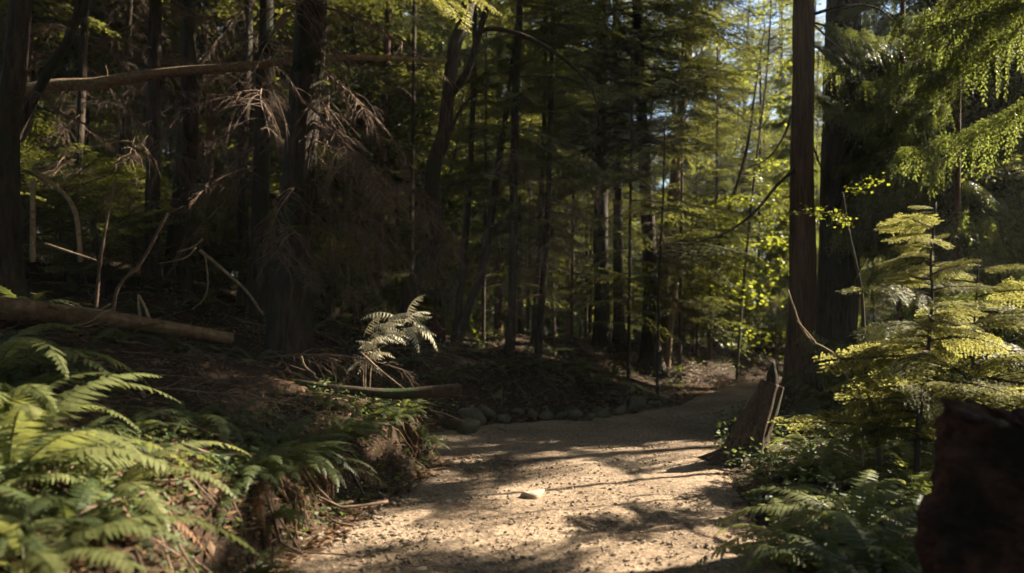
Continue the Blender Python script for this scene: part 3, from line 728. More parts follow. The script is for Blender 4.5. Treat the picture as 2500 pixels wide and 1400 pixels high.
for z, az, s_ in [(1.55, 120, .35), (1.62, 20, .3), (2.2, 150, .4), (2.3, 30, .4), (2.35, -60, .35), (2.1, -120, .3), (1.1, 30, .3)]:
    add_bough(r_, b_, 'broad', on_(z), az, random.uniform(0, 20), s_, 0, False)
t = tree('bare_twig', 'bare pale crooked twig arching across the tall red-brown trunk', 'twig', [(2105, 985), (2066, 918), (2036, 865), (2005, 845), (1978, 830), (1952, 790), (1940, 755), (1925, 715)], 6.4, 6, 4, 1.6, 'dead', seg=6, flare=(.02, .1), ground=True)
branch(t[0], t[1], [at(1990, 836, 6.4), at(1965, 805, 6.38), at(1945, 783, 6.36)], .007, .004, 'dead')

def shrub(label, px, py, Y, kind, n, sc, H=.6, group=None, cull=False, name='shrub', mat='barkthin', spread=(-5, 40), lift=0.0):
    p = at(px, py, Y)
    base = np.array([p[0], p[1], hz(p[0], p[1])])
    root = tag(empty(name, tuple(base)), label, 'shrub', group)
    mb = MB()
    for k in range(3):
        a = random.uniform(0, 6.28)
        q = np.linspace(0, 1, 6)[:, None]
        C = np.array([[0, 0, -.05]]) + np.array([[.12 * math.cos(a), .12 * math.sin(a), H]]) * q + rng.normal(0, .012, (6, 3))
        tube(mb, C, np.linspace(.011, .005, 6), 5)
    link('stem', mb.mesh('stem', [M[mat]], True), root)
    for k in range(n):
        z = H * random.uniform(.15, 1.0)
        add_bough(root, base, kind, base + np.array([0, 0, z]), random.uniform(0, 360), random.uniform(*spread), sc * random.uniform(.7, 1.25), random.uniform(-20, 20), cull)
    return root

SH = [(860, 640, 16, 'hem', 1.0), (930, 640, 15, 'hem', .9), (800, 600, 18, 'broad', 1.2), (1090, 760, 17, 'broad', 1.1), (1180, 740, 20, 'broad', 1.2), (1830, 880, 17.5, 'broad', 1.3), (1880, 860, 19, 'broad', 1.4),
      (1780, 820, 20, 'hem', 1.1), (1690, 850, 17, 'hem', .9), (1850, 800, 22, 'broad', 1.6), (1900, 850, 16, 'broad', 1.1), (2150, 900, 9.5, 'ced', .6), (2420, 900, 8.8, 'ced', .6), (2330, 940, 9.6, 'hem', .7), (2240, 930, 11, 'ced', .8),
      (1380, 830, 26, 'broad', 1.8), (1440, 830, 27, 'broad', 1.8), (1320, 820, 27, 'broad', 1.8), (1400, 800, 30, 'broad', 2.2), (250, 700, 10, 'hem', .6), (330, 640, 10.5, 'broad', .6), (140, 560, 11, 'hem', .7), (530, 640, 12, 'hem', .7), (60, 600, 10, 'hem', .8), (420, 640, 12.5, 'hem', .8), (210, 560, 13, 'hem', 1.0), (330, 560, 14, 'hem', 1.0), (560, 600, 13.5, 'hem', .9), (20, 520, 12, 'hem', .9), (480, 560, 15, 'hem', 1.1), (660, 640, 13, 'hem', .9), (880, 700, 13.5, 'hem', .8), (800, 700, 12, 'hem', .7)]
for k, (px, py, Y, kd, s_) in enumerate(SH):
    w = {'hem': 'needle-leaved', 'broad': 'bright broad-leaved', 'ced': 'drooping scale-leaved'}[kd] + (' low bush ' if s_ < .75 else ' shrub ' if s_ < 1.15 else ' tall shrub ') + where(px) + (', nearer' if Y < 11.5 else '' if Y < 16 else ', further back')
    shrub(w, px, py, Y, kd, 16, s_, .5 + s_ * .9, 'shrubs: ' + w, True)

# ------------------------------------------------------------------ the woods behind: each trunk its own tree, crowns shared by kind
def crown_mesh(seed, H=14.0, z0=2.4, n=58, Rm=2.4, kind='hem', mat=None):
    r = random.Random(seed); mb = MB()
    src = [bough_hemlock(100 + seed * 5 + k, nsec=20, leafL=.075, leafW=.02, dense=.52) for k in range(3)] if kind == 'hem' else [bough_cedar(100 + seed * 5 + k, nsec=24, leafL=.09) for k in range(3)]
    for q in range(n):
        f = (q + r.random()) / n
        z = z0 + (H - z0) * f
        L = Rm * (1.05 - .85 * f) * r.uniform(.7, 1.2) * min(1, .55 + 3 * f)
        Mx = Matrix.Translation((0, 0, z)) @ Euler((R(r.uniform(-15, 15)), R(r.uniform(-12, 18)), r.uniform(0, 6.283))).to_matrix().to_4x4() @ Matrix.Scale(L / 1.6, 4)
        mb.merge(r.choice(src), Mx)
    return mb.mesh('crown', [M['barkthin'], M[mat or kind]])
CROWN = [crown_mesh(0, 13, .9, 66), crown_mesh(1, 12, .6, 66, 2.3), crown_mesh(2, 15, 2.8, 50, 2.6), crown_mesh(3, 13, .8, 54, 2.4, 'ced'), crown_mesh(4, 14, 3.4, 140, 3.0)]
def trunk_mesh(seed, H, r0, mat):
    r = np.random.default_rng(seed); q = np.linspace(0, 1, 26)
    C = np.stack([.25 * np.sin(q * 3 + r.uniform(0, 6)) * q, .25 * np.sin(q * 3.5 + r.uniform(0, 6)) * q, -.3 + (H + .3) * q], 1)
    mb = MB(); tube(mb, C, r0 * (1 - .8 * q), 10, 0, True, .12, seed, 0, (.3, .6))
    return mb.mesh('trunk', [M[mat]], True)
TRUNK = [trunk_mesh(k, 14.6, .045 + .017 * k, ['bark', 'barkthin', 'bark', 'barkred'][k]) for k in range(4)]
def far_tree(x, y, sc, label, group, rot=None, c=None):
    base = (x, y, hz(x, y))
    root = tag(empty('conifer_tree', base), label, 'tree', group)
    rot = random.uniform(0, 6.28) if rot is None else rot
    k = random.randrange(4) if c is None else c
    link('trunk', TRUNK[random.randrange(4)], root, (0, 0, 0), (R(random.uniform(-2, 2)), R(random.uniform(-2, 2)), rot), sc)
    link('crown', CROWN[k], root, (0, 0, 0), (0, 0, rot), sc)
placed = []
def far_label(px, y, low):
    w = ('short young conifer standing ' if low else 'slender conifer standing ') + ('close ' if y < 23 else '' if y < 32 else 'far ') + where(px)
    return w, 'background: ' + w
def clear_of(x, y, d):
    return all((x - a) ** 2 + (y - b) ** 2 > d * d for a, b in placed)
tries = 0
while len(placed) < 165 and tries < 4000:
    tries += 1
    y = 16.5 + 31 * random.random() ** .9
    x = random.uniform(-.72, .72) * y
    px = CX + FPX * x / y
    if onpath(x, y) > -1.2 or not clear_of(x, y, 1.5): continue
    if 1330 < px < 1460 and y < 31: continue
    low = x > .04 * y and y < 33
    placed.append((x, y))
    far_tree(x, y, random.uniform(.38, .6) if low else random.uniform(.75, 1.35), *far_label(px, y, low))
# a few slim bare stems standing before the glow of the clearing
for px, Y, w in [(1355, 22, .75), (1392, 21, .9), (1430, 19.5, 1.0), (1418, 25, .8), (1290, 20, .8), (1215, 19, 1.1), (1180, 22, .9), (1665, 20, .9)]:
    x = (px - CX) / FPX * Y
    far_tree(x, Y, w, 'slim bare-footed stem silhouetted ' + where(px), 'silhouetted stems ' + where(px), c=2)
for x, y, s_ in [(-6.2, 16.5, 1.0), (-3.6, 18.5, 1.05), (-9.5, 18, 1.1), (-12.5, 17, 1.1), (-5.5, 22, 1.2), (-8.5, 14.2, .95), (-14, 21, 1.2), (-10, 24, 1.2), (9.5, 29, 1.2)]:
    far_tree(x, y, s_, 'tall dense-crowned conifer ' + where(CX + FPX * x / y), 'dense conifers ' + where(CX + FPX * x / y), c=4)
for k in range(48):
    y = random.uniform(33, 45); x = random.uniform(-.35, .72) * y
    if .03 < x / y < .11 and y < 38: continue
    if onpath(x, y) > -1: continue
    far_tree(x, y, random.uniform(1.1, 1.6), 'distant tall conifer far ' + where(CX + FPX * x / y), 'distant conifers ' + where(CX + FPX * x / y))
# trees round the viewer, out of the picture, that keep the sky off the trail
for x, y, s_ in [(-5.5, 1.0, 1.2), (-8, 6, 1.25), (-9.5, 11, 1.3), (-4.5, -4, 1.2), (1.8, -5, 1.25), (5.5, -3, 1.2), (-1.5, -9, 1.3), (-8.5, -1.5, 1.3), (8.5, -1.5, 1.2), (-12, 3.5, 1.3), (4.5, -9.5, 1.3), (-6.5, -9, 1.3), (-12.5, 9, 1.3), (-13, 15, 1.4), (10, -7, 1.3), (-3.6, 2.0, 1.15), (-6.5, 8.6, 1.2), (-10, 13.5, 1.3), (-2.8, -2.5, 1.1), (3.2, -2.2, 1.1), (3.6, .3, 1.2), (-2.4, -.4, 1.2), (.4, -3.4, 1.2), (8.2, .6, 1.3), (11.8, 2.6, 1.4), (14.5, 6.5, 1.4), (-10, 1, 1.3), (-9.2, 3.6, 1.3), (-14, 6, 1.4), (6.6, -6, 1.3), (0, -12, 1.4), (-5, -6.5, 1.3), (13, -2, 1.4), (-16, 11, 1.4)]:
    far_tree(x, y, s_, 'tall conifer standing out of view round the viewer', 'trees round the viewer', c=4)

# the far wood: one leafy mass closing the view all round
mb = MB()
NC = 3400
ang = rng.uniform(0, 2 * np.pi, NC); rad = rng.uniform(46, 62, NC); hh = 13 * rng.random(NC) ** 1.3
keep = hh < 6 + 9 * noise(ang * 20, ang * 0 + 4, 77)
ang, rad, hh = ang[keep], rad[keep], hh[keep]
C = np.stack([rad * np.cos(ang), rad * np.sin(ang), hh + .4], 1)
k = 44
P = (C[:, None] + rng.normal(0, 1, (len(C), k, 3)) * np.array([.8, .8, .55])).reshape(-1, 3)
P[:, 2] = np.abs(P[:, 2])
Lf = rng.uniform(.22, .5, len(P))
leaves(mb, P, rng.normal(0, 1, P.shape) * np.array([1, 1, .5]), rng.normal(0, .6, P.shape) + np.array([0, 0, 1]), Lf, Lf * .33)
tag(link('far_woodland', mb.mesh('far_woodland', [M['farleaf']])), 'far-off sunlit wood closing the view behind the trunks', 'woodland', kind='stuff')

# ------------------------------------------------------------------ ferns
def frond_mesh(seed, mat, L=.8, npair=27, arch=(68, -38), pl=.115, hang=0.0, wf=.47):
    r = np.random.default_rng(seed); mb = MB()
    n = 22; s = np.linspace(0, 1, n)
    ang = np.radians(arch[0] + (arch[1] - arch[0]) * s ** .9)
    bend = r.uniform(-.35, .35)
    step = L / (n - 1)
    x = np.concatenate([[0], np.cumsum(np.cos(ang[:-1]) * step)]); z = np.concatenate([[0], np.cumsum(np.sin(ang[:-1]) * step)])
    y = bend * L * s ** 2 * .5
    ax = np.stack([x, y, z], 1)
    tube(mb, ax, .0035 * (1 - s) + .001, 3, 0, False)
    T = norm(np.gradient(ax, axis=0))
    for q in range(npair):
        t = .13 + .87 * (q + .5) / npair
        p = np.array([np.interp(t, s, ax[:, a]) for a in range(3)]); d = norm(np.array([np.interp(t, s, T[:, a]) for a in range(3)]))
        lat = norm(np.cross([0, 0, 1.], [d[0], d[1], 0.001]))
        up = norm(np.cross(d, lat))
        prof = min(1, (t - .05) / .22) * (1 - ((t - .1) / .9) ** 2.2) + .04
        for sd in (-1, 1):
            if r.random() < .07 and not hang: continue
            l = pl * prof * r.uniform(.72, 1.15)
            dd = norm(lat * sd + d * (.25 + .35 * t) + up * r.uniform(-.32, .02) + np.array([0, 0, -hang * r.uniform(.6, 1.4)]))
            wv = norm(d - dd * np.dot(d, dd)) * (L * .87 / npair * wf)
            nn = np.cross(dd, wv)
            V = [p - wv * .8, p + wv * .8, p + dd * l * .45 + wv * .85 - up * l * .03, p + dd * l * .45 - wv * .85 - up * l * .03, p + dd * l - up * l * .18 + d * l * .08]
            mb.add(V, [(0, 1, 2, 3)], [(3, 2, 4)], 0)
    return mb.mesh('frond', [M[mat]])
FR = {'fern': [frond_mesh(s, 'fern', .8 + .06 * (s % 3), 26 + s % 4, (72 - 5 * s, -30 - 9 * (s % 4))) for s in range(7)],
      'fernlit': [frond_mesh(s + 20, 'fernlit', .82, 27, (70 - 6 * s, -34 - 8 * s)) for s in range(4)],
      'ferndead': [frond_mesh(s + 40, 'ferndead', .7, 22, (25 - 10 * s, -75), .09) for s in range(3)]}
def fern(label, x, y, sc, group=None, kind='fern', n=None, dead=2, dz=0.0, arc=None):
    base = (x, y, hz(x, y) + dz)
    root = tag(empty('sword_fern', base), label, 'fern', group)
    n = n or random.randint(9, 13)
    a0 = random.uniform(0, 360)
    for k in range(n):
        az = a0 + 360 * k / n + random.uniform(-14, 14) if arc is None else random.uniform(*arc)
        link('frond', random.choice(FR[kind]), root, (0, 0, -.01), (R(random.uniform(-14, 14)), R(random.uniform(-16, 14)), R(az)), sc * random.uniform(.75, 1.15))
    for k in range(dead):
        link('dead_frond', random.choice(FR['ferndead']), root, (0, 0, -.01), (R(random.uniform(-14, 14)), R(random.uniform(-10, 14)), R(random.uniform(0, 360))), sc * random.uniform(.7, 1.0))
    return root

PALE = [frond_mesh(s + 60, 'fernpale', .46 + .03 * s, 10, (52 - 16 * s, -30 - 12 * s), .12, .85, .23) for s in range(4)]
bp = at(900, 870, 7.75)
bp[2] = hz(bp[0], bp[1])
_br = tag(empty('dry_bracken', tuple(bp)), 'pale sunlit bracken with arching combed fronds over the dark hollow', 'fern')
mb = MB()
for px, py in [(900, 825), (925, 775), (890, 850)]:
    tube(mb, resample([np.array([0, 0, -.05]), (at(px, py, 7.75) - bp) * .5 + np.array([-.03, 0, .06]), at(px, py, 7.75) - bp], 10), np.linspace(.007, .004, 10), 5)
link('stem', mb.mesh('stem', [M['dead']], True), _br)
for k in range(40):
    f = random.random()
    px, py = 870 + 135 * f + random.uniform(-10, 10), 868 - 85 * f ** .7 + random.uniform(-30, 40) * (1 - .4 * f)
    link('frond', random.choice(PALE), _br, tuple(at(px, py, 7.75 + random.uniform(-.1, .1)) - bp), (R(random.uniform(-30, 30)), R(random.uniform(-34, 22)), R(random.gauss(-5, 36) if k % 7 else random.uniform(150, 220))), random.uniform(.4, .85))

def gfern(label, px, py, Y, sc, **kw):
    """the fern's foot stands on the ground under photo column px at distance Y"""
    return fern(label, (px - CX) / FPX * Y, Y, sc, **kw)
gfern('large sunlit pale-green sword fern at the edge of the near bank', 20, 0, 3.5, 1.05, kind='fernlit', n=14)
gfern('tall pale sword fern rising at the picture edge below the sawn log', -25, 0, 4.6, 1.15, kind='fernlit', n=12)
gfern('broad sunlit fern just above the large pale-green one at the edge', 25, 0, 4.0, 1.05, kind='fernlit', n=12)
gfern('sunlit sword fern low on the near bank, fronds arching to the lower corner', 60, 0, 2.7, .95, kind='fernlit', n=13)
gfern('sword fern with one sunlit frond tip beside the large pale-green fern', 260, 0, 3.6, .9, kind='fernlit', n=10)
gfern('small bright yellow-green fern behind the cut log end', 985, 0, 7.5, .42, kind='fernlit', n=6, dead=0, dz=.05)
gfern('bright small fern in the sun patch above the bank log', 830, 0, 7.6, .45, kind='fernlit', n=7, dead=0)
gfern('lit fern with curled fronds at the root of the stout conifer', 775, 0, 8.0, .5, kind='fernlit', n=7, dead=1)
near = [(-40, 3.4), (10, 3.9), (-30, 2.8), (30, 4.3), (480, 3.2), (600, 3.7), (560, 4.3), (180, 4.2), (330, 4.6), (640, 4.4), (120, 5.0), (470, 5.0), (250, 5.4), (560, 5.6), (30, 4.7), (20, 5.8), (680, 5.2), (160, 3.1), (90, 3.9), (700, 4.75), (760, 5.1), (540, 3.3)]
for px, Y in near:
    w = 'shaded sword fern ' + ('lowest on the near bank' if Y < 3.4 else 'midway up the near bank' if Y < 4.65 else 'high on the near bank') + (' by the picture edge' if px < 200 else ', middle of the crowd' if px < 430 else ' towards the root knot' if px < 620 else ' above the root knot')
    gfern(w, px, 0, Y, random.uniform(.42, .75), group='ferns: ' + w)
edge = [(800, 5.7), (850, 5.9), (900, 6.3), (960, 6.6), (1010, 6.9), (1040, 7.15), (880, 6.6), (980, 7.1), (790, 6.4), (740, 5.6), (690, 4.8), (660, 4.3), (630, 3.9), (760, 5.45), (820, 6.0), (870, 6.2), (940, 6.7), (1000, 7.0), (1030, 7.2), (720, 5.0), (600, 3.5)]
for px, Y in edge:
    w = 'small fern drooping over the cut bank edge ' + ('below the root knot' if px < 675 else 'near the root knot' if px < 830 else 'halfway along' if px < 940 else 'at the bank corner')
    gfern(w, px, 0, Y, random.uniform(.28, .46), group='ferns: ' + w, arc=(-120, 60))
hill = [(100, 6.6), (300, 6.8), (420, 7.2), (620, 7.6), (60, 7.2), (240, 8.4), (560, 8.8), (660, 8.4), (460, 9.2), (120, 8.8), (350, 9.6), (40, 9.4), (820, 9.8), (900, 9.4), (190, 10), (760, 10.8), (500, 10.4)]
for px, Y in hill:
    w = 'dim fern ' + ('below the sawn fallen log' if Y < 7.4 and px < 430 else 'just above the sawn fallen log' if Y < 9.1 and px < 430 else 'high on the slope among the trunks' if px < 600 else 'at the foot of the stout conifer') + (', leftmost' if px < 130 else '')
    gfern(w, px, 0, Y, random.uniform(.5, .85), group='ferns: ' + w)
midf = [(1080, 10.4), (1150, 11.0), (1220, 11.3), (1300, 11.8), (1380, 12.2), (1450, 12.4), (1530, 12.6), (1180, 12.2), (1280, 12.8), (1420, 13.2), (1500, 13.6), (1580, 13.4), (1350, 13.8), (1640, 14.4), (1660, 15.2), (1000, 10.6), (950, 11.4)]
for px, Y in midf:
    w = 'dark fern ' + ('close behind the edging stones' if Y < 12 else 'up the knoll behind the edging stones') + (' near the bank corner' if px < 1120 else ' below the thin stems' if px < 1330 else ' below the stout black pair' if px < 1520 else ' by the wide-footed trunk')
    gfern(w, px, 0, Y, random.uniform(.4, .7), group='ferns: ' + w)
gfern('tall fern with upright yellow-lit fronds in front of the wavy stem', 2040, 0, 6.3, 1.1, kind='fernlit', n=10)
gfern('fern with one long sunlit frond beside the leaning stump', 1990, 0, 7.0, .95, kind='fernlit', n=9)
gfern('low fern at the trail edge with gleaming fronds near the picture foot', 2100, 0, 3.9, .8, kind='fern', n=12)
right = [(2000, 5.0), (2080, 5.3), (2180, 5.6), (1960, 6.4), (2120, 7.2), (2220, 6.6), (2050, 8.2), (2180, 8.6), (1960, 8.8), (2300, 7.6), (2090, 4.5), (2200, 4.7), (2010, 9.6), (2340, 9.0), (2060, 6.9), (2240, 5.3), (1930, 4.3), (2150, 3.5), (2020, 3.9), (2420, 8.0)]
for px, Y in right:
    w = 'green thicket fern ' + ('at the trail edge near the picture foot' if Y < 4.6 else 'just before the wavy stem' if Y < 6 else 'around the wavy stem' if Y < 7.4 else 'behind the leaning stump' if px < 2060 else 'under the young hemlock') + (', dark stump side' if px > 2150 else '')
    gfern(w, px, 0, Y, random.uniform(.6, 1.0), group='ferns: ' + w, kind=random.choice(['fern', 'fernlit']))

# ------------------------------------------------------------------ logs, stumps, sticks
def log(name, label, cat, pts, Ys, r0, r1, mat, endmat='cut', seg=16, rough=.16, n=50, parts=()):
    P = np.array([at(px, py, y) for (px, py), y in zip(pts, Ys)])
    C = resample(P, n)
    base = C[0].copy()
    root = tag(empty(name, tuple(base)), label, cat)
    mb = MB(); tube(mb, C - base, np.linspace(r0, r1, n), seg, 0, False, rough, random.randint(0, 99), 7)
    bark = link('bark', mb.mesh('bark', [M[mat]], True), root)
    for e, (c, d, rr) in enumerate([(C[0], C[0] - C[1], r0), (C[-1], C[-1] - C[-2], r1)]):
        d = norm(d); a_ = norm(np.cross(d, [0.1, .2, 1])); b_ = np.cross(d, a_)
        th = np.arange(14) / 14 * 2 * np.pi
        ring = [c - base + rr * .93 * (math.cos(t) * a_ + math.sin(t) * b_) + d * random.uniform(-.012, .012) for t in th]
        mb = MB(); mb.add(np.vstack([ring, [c - base - d * .015]]), None, [(q, (q + 1) % 14, 14) for q in range(14)])
        link('cut_end', mb.mesh('cut_end', [M[endmat]]), root)
    for pp in parts:
        Q = np.array([at(px, py, y) for px, py, y in pp])
        mb = MB(); tube(mb, resample(Q, 10) - base, np.linspace(.009, .003, 10), 5, 0, True, .1)
        link('twig', mb.mesh('twig', [M['dead']], True), root)
    return root
log('fallen_tree', 'sunlit pale fallen trunk slanting high across the dark trees', 'log', [(-80, 262), (40, 226), (130, 209), (240, 203), (350, 186), (470, 172), (600, 163), (720, 147), (830, 141), (1090, 148)], [9.0, 9.1, 9.2, 9.25, 9.3, 9.4, 9.5, 9.7, 9.9, 10.6], .08, .02, 'dead', rough=.24, parts=[[(250, 205, 9.25), (262, 180, 9.2), (258, 160, 9.2)], [(530, 168, 9.45), (545, 140, 9.4), (560, 128, 9.35)], [(400, 182, 9.35), (420, 205, 9.25), (425, 235, 9.2)], [(690, 155, 9.65), (705, 120, 9.6), (700, 95, 9.6)], [(600, 165, 9.5), (660, 205, 9.4), (720, 260, 9.3)], [(560, 170, 9.5), (640, 215, 9.3), (700, 230, 9.2)]])
log('fallen_log', 'brown fallen log with a sawn end lying on the slope', 'log', [(-60, 736), (0, 750), (200, 771), (380, 798), (565, 828)], [6.2, 6.3, 6.7, 7.1, 7.6], .088, .05, 'log', parts=[[(270, 742, 6.8), (235, 762, 6.75), (180, 772, 6.6)], [(275, 755, 6.8), (225, 775, 6.7), (175, 800, 6.6)], [(262, 760, 6.8), (210, 790, 6.6), (170, 795, 6.5)], [(240, 790, 6.7), (205, 798, 6.6), (180, 790, 6.5)]])
log('bank_log', 'dark damp curved log along the bank top, square-cut end over the trail', 'log', [(440, 838), (480, 876), (560, 905), (700, 933), (840, 952), (960, 962), (1060, 955), (1122, 950)], [7.3, 7.2, 7.05, 6.95, 6.9, 6.9, 6.95, 7.0], .035, .046, 'moss_log', parts=[[(880, 860, 7.2), (930, 905, 7.1), (985, 948, 6.95)]])

def stick(label, pts, Y, r0, r1, mat='dead', name='dead_stick', Ys=None, n=18, seg=7):
    Ys = Ys or [Y] * len(pts)
    P = resample(np.array([at(px, py, y) for (px, py), y in zip(pts, Ys)]), n)
    mb = MB(); tube(mb, P - P[0], np.linspace(r0, r1, n), seg, 0, True, .2, random.randint(0, 99))
    o = link(name, mb.mesh(name, [M[mat]], True), None, tuple(P[0]))
    return tag(o, label, 'stick')
stick('upright pale broken snag near the broad edge trunk', [(80, 640), (80, 590), (80, 440)], 7.6, .026, .021, name='broken_snag')
stick('bent pale broken stem elbowed beside the upright snag', [(198, 640), (190, 545), (172, 492), (130, 450), (80, 412)], 7.8, .024, .018, name='broken_snag')
stick('whitish fallen stick below the two pale snags', [(110, 595), (170, 615), (235, 636)], 7.4, .013, .008)
stick('curved pale dead branch sweeping up, the upper of two', [(495, 585), (470, 605), (432, 616)], 8.4, .011, .004)
stick('curved pale dead branch sweeping up, the lower of two', [(478, 605), (452, 630), (385, 645)], 8.4, .011, .004)
stick('long pale broken bough slanting down to the foot of the stout conifer', [(488, 612), (545, 660), (600, 710), (642, 768)], 8.6, .02, .011)
stick('pale stick hanging beneath the long slanting bough', [(502, 625), (508, 690), (498, 730), (470, 755)], 8.5, .012, .006)
stick('forked pale stub standing on the fallen log, nearer arm', [(345, 800), (340, 760), (338, 718)], 7.2, .018, .012, name='dead_stub')
stick('slanting pale stub propped against the forked one on the log', [(372, 800), (358, 760), (340, 722)], 7.2, .016, .011, name='dead_stub')
stick('grey leaning dead sapling behind the sawn fallen log', [(232, 780), (245, 640), (265, 520), (285, 430)], 8.0, .02, .012, 'deadbrown')
stick('dim grey dead stem leaning over the dark hollow behind the log', [(275, 770), (290, 700), (345, 640), (410, 520)], 8.2, .022, .012, 'deadbrown')
stick('thin dry stick slanting across the bank face near the cut log', [(735, 870), (745, 895), (770, 915)], 7.3, .012, .006)
stick('thin bare twig poking from the bank over the dark trail', [(1050, 1002), (1085, 1010), (1135, 1030)], 6.9, .006, .003)
stick('long dark dead branch slanting behind the slim trunks below the upper log', [(120, 265), (200, 300), (300, 348), (400, 400)], 9.0, .012, .006, 'deadbrown')
stick('dead branch slanting down through the brown twigs, longest one', [(690, 200), (800, 300), (880, 380), (950, 460)], 8.6, .016, .006, 'deadbrown')
stick('grey twig leaning on the sunlit knoll by the charred stump', [(1092, 790), (1105, 740), (1120, 690)], 12.4, .012, .006)
stick('thin fallen branch lying along the foot of the near bank', [(610, 1395), (700, 1340), (790, 1300)], None, .012, .006, 'deadbrown', Ys=[4.1, 4.4, 4.8])

for k, (px, Y, az, s_) in enumerate([(420, 6.0, 160, .6), (330, 7.6, -30, 1.0), (640, 7.6, 10, .8), (480, 8.2, 120, 1.0), (280, 8.8, 60, 1.1), (90, 9.2, -20, 1.0), (600, 9.4, 200, .9), (860, 8.6, 30, .7), (380, 5.6, 10, .7), (930, 9.6, 150, .8), (1020, 10.6, 60, .7), (240, 10.2, 100, 1.1)]):
    x = (px - CX) / FPX * Y
    o = link('fallen_branch', BOUGH['dead'][k % 5], None, (x, Y, hz(x, Y) + .1), (R(random.uniform(-40, 40)), R(random.uniform(-22, -4)), R(az)), s_)
    w = 'brown dead branch with fine twigs lying ' + ('below the sawn log' if Y < 6.7 and px < 500 else 'above the bank log' if Y < 7.2 else 'just behind the sawn log' if Y < 8.7 and px < 600 else 'high among the dark trunks' if px < 700 else 'in the hollow behind the pale bracken')
    tag(o, w, 'branch', 'dead branches: ' + w)
# leaning stump with a dark splinter on top
root = tag(empty('leaning_stump', tuple(at(1825, 1130, 7.2) * np.array([1, 1, 0]) + np.array([0, 0, -.03]))), 'leaning tapered stump with ribbed bark and a dark spike, beside the trail', 'stump')
b0 = np.array(root.location)
C = resample(np.array([[at(1815, 1130, 7.2)[0], 7.2, -.05], at(1832, 1060, 7.2), at(1858, 1000, 7.2), at(1882, 935, 7.2)]), 60)
mb = MB(); tube(mb, C - b0, np.interp(np.linspace(0, 1, 60), [0, .25, 1], [.23, .165, .105]), 56, 0, True, .26, 4, 15, (.1, .45), 6, .8)
link('bark', mb.mesh('bark', [M['stumpbark']], True), root)
mb = MB(); sp = resample(np.array([at(1884, 945, 7.2), at(1884, 915, 7.2), at(1888, 885, 7.2)]), 10)
tube(mb, sp - b0, np.interp(np.linspace(0, 1, 10), [0, .5, 1], [.05, .045, .01]), 9, 0, True, .3, 7)
link('spike', mb.mesh('spike', [M['bark']], True), root)
for k, (a_, l_) in enumerate([(150, .5), (200, .42), (100, .35), (250, .4), (30, .3), (320, .35)]):
    d = np.array([math.cos(R(a_)), math.sin(R(a_)), 0]); q = np.linspace(0, 1, 8)[:, None]
    c = np.array([0, 0, .16]) + d * (.1 + l_ * q) + np.array([0, 0, -.2]) * q ** .7
    mb = MB(); tube(mb, c, np.linspace(.06, .02, 8), 8, 0, True, .25, k)
    link('root', mb.mesh('root', [M['stumpbark']], True), root)

# charred stump on the knoll
p = at(1062, 830, 12.2); zb = hz(p[0], p[1])
root = tag(empty('charred_stump', (p[0], p[1], zb)), 'small jagged black stump on the sunlit knoll', 'stump')
def jagged(R0, H, seg, n, seed, jag, taper=.85, wav=.12):
    r = np.random.default_rng(seed); mb = MB(); th = np.arange(seg) / seg * 2 * np.pi
    top = H * (1 + jag * (noise(np.cos(th) * 2.4 + 5, np.sin(th) * 2.4 + 5, seed) - .6) * 2 + jag * .25 * r.uniform(-1, 1, seg))
    V = []
    for i_ in range(n):
        f = i_ / (n - 1)
        rr = R0 * (1 + (taper - 1) * f) * (1 + .5 * math.exp(-f * 7)) * (1 + wav * np.sin(th * 6 + 3 * noise(th * 0 + f * 3, th, seed)) + wav * 2 * (noise(np.cos(th) * 3 + f * 5, np.sin(th) * 3 + 9, seed + 2) - .5))
        V.append(np.stack([rr * np.cos(th), rr * np.sin(th), -.08 + (top + .08) * f], 1))
    for f, dp in ((.8, .02), (.55, .1), (.0, .16)):
        rr = R0 * taper * f
        V.append(np.stack([rr * np.cos(th), rr * np.sin(th), top - dp * H * (1 + r.uniform(-.3, .3, seg))], 1))
    V = np.array(V); m_ = len(V)
    i_ = np.arange(m_ - 1)[:, None] * seg; j_ = np.arange(seg)[None]; k_ = (j_ + 1) % seg
    mb.add(V.reshape(-1, 3), np.stack([i_ + j_, i_ + k_, i_ + seg + k_, i_ + seg + j_], -1).reshape(-1, 4))
    return mb
link('wood', jagged(.15, .42, 20, 10, 5, .45).mesh('wood', [M['rot']], True), root)

# the big dark rotten stump close to the viewer
bx, by = 1.97, 2.9
root = tag(empty('rotten_stump', (bx, by, hz(bx, by))), 'big dark reddish rotten stump close by the trail, cut off by the frame', 'stump')
zt = at(0, 1050, 2.6)[2] - hz(bx, by)
st = jagged(.42, zt, 120, 70, 12, .07, .93, .035)
V = st.V[0]
a_ = np.arctan2(V[:, 1], V[:, 0])
V += (np.stack([np.cos(a_), np.sin(a_), 0 * a_], 1)) * (.05 * fbm(a_ * 3 + V[:, 2] * 4.5, V[:, 2] * 5, 61) + .05 * np.abs(fbm(a_ * 5 + V[:, 2] * 5, V[:, 2] * 9 - a_ * 3, 71, 4)) + .03 * np.where(V[:, 2] < zt * .62, 1, 0))[:, None]
link('wood', st.mesh('wood', [M['rot']], True), root)
for k in range(5):
    a2 = R(150 + 40 * k); mb = MB(); q = np.linspace(0, 1, 8)[:, None]
    c = np.array([0, 0, .2]) + np.array([math.cos(a2), math.sin(a2), 0]) * (.3 + .35 * q) + np.array([0, 0, -.26]) * q
    tube(mb, c, np.linspace(.1, .04, 8), 9, 0, True, .25, k); link('root', mb.mesh('root', [M['rot']], True), root)

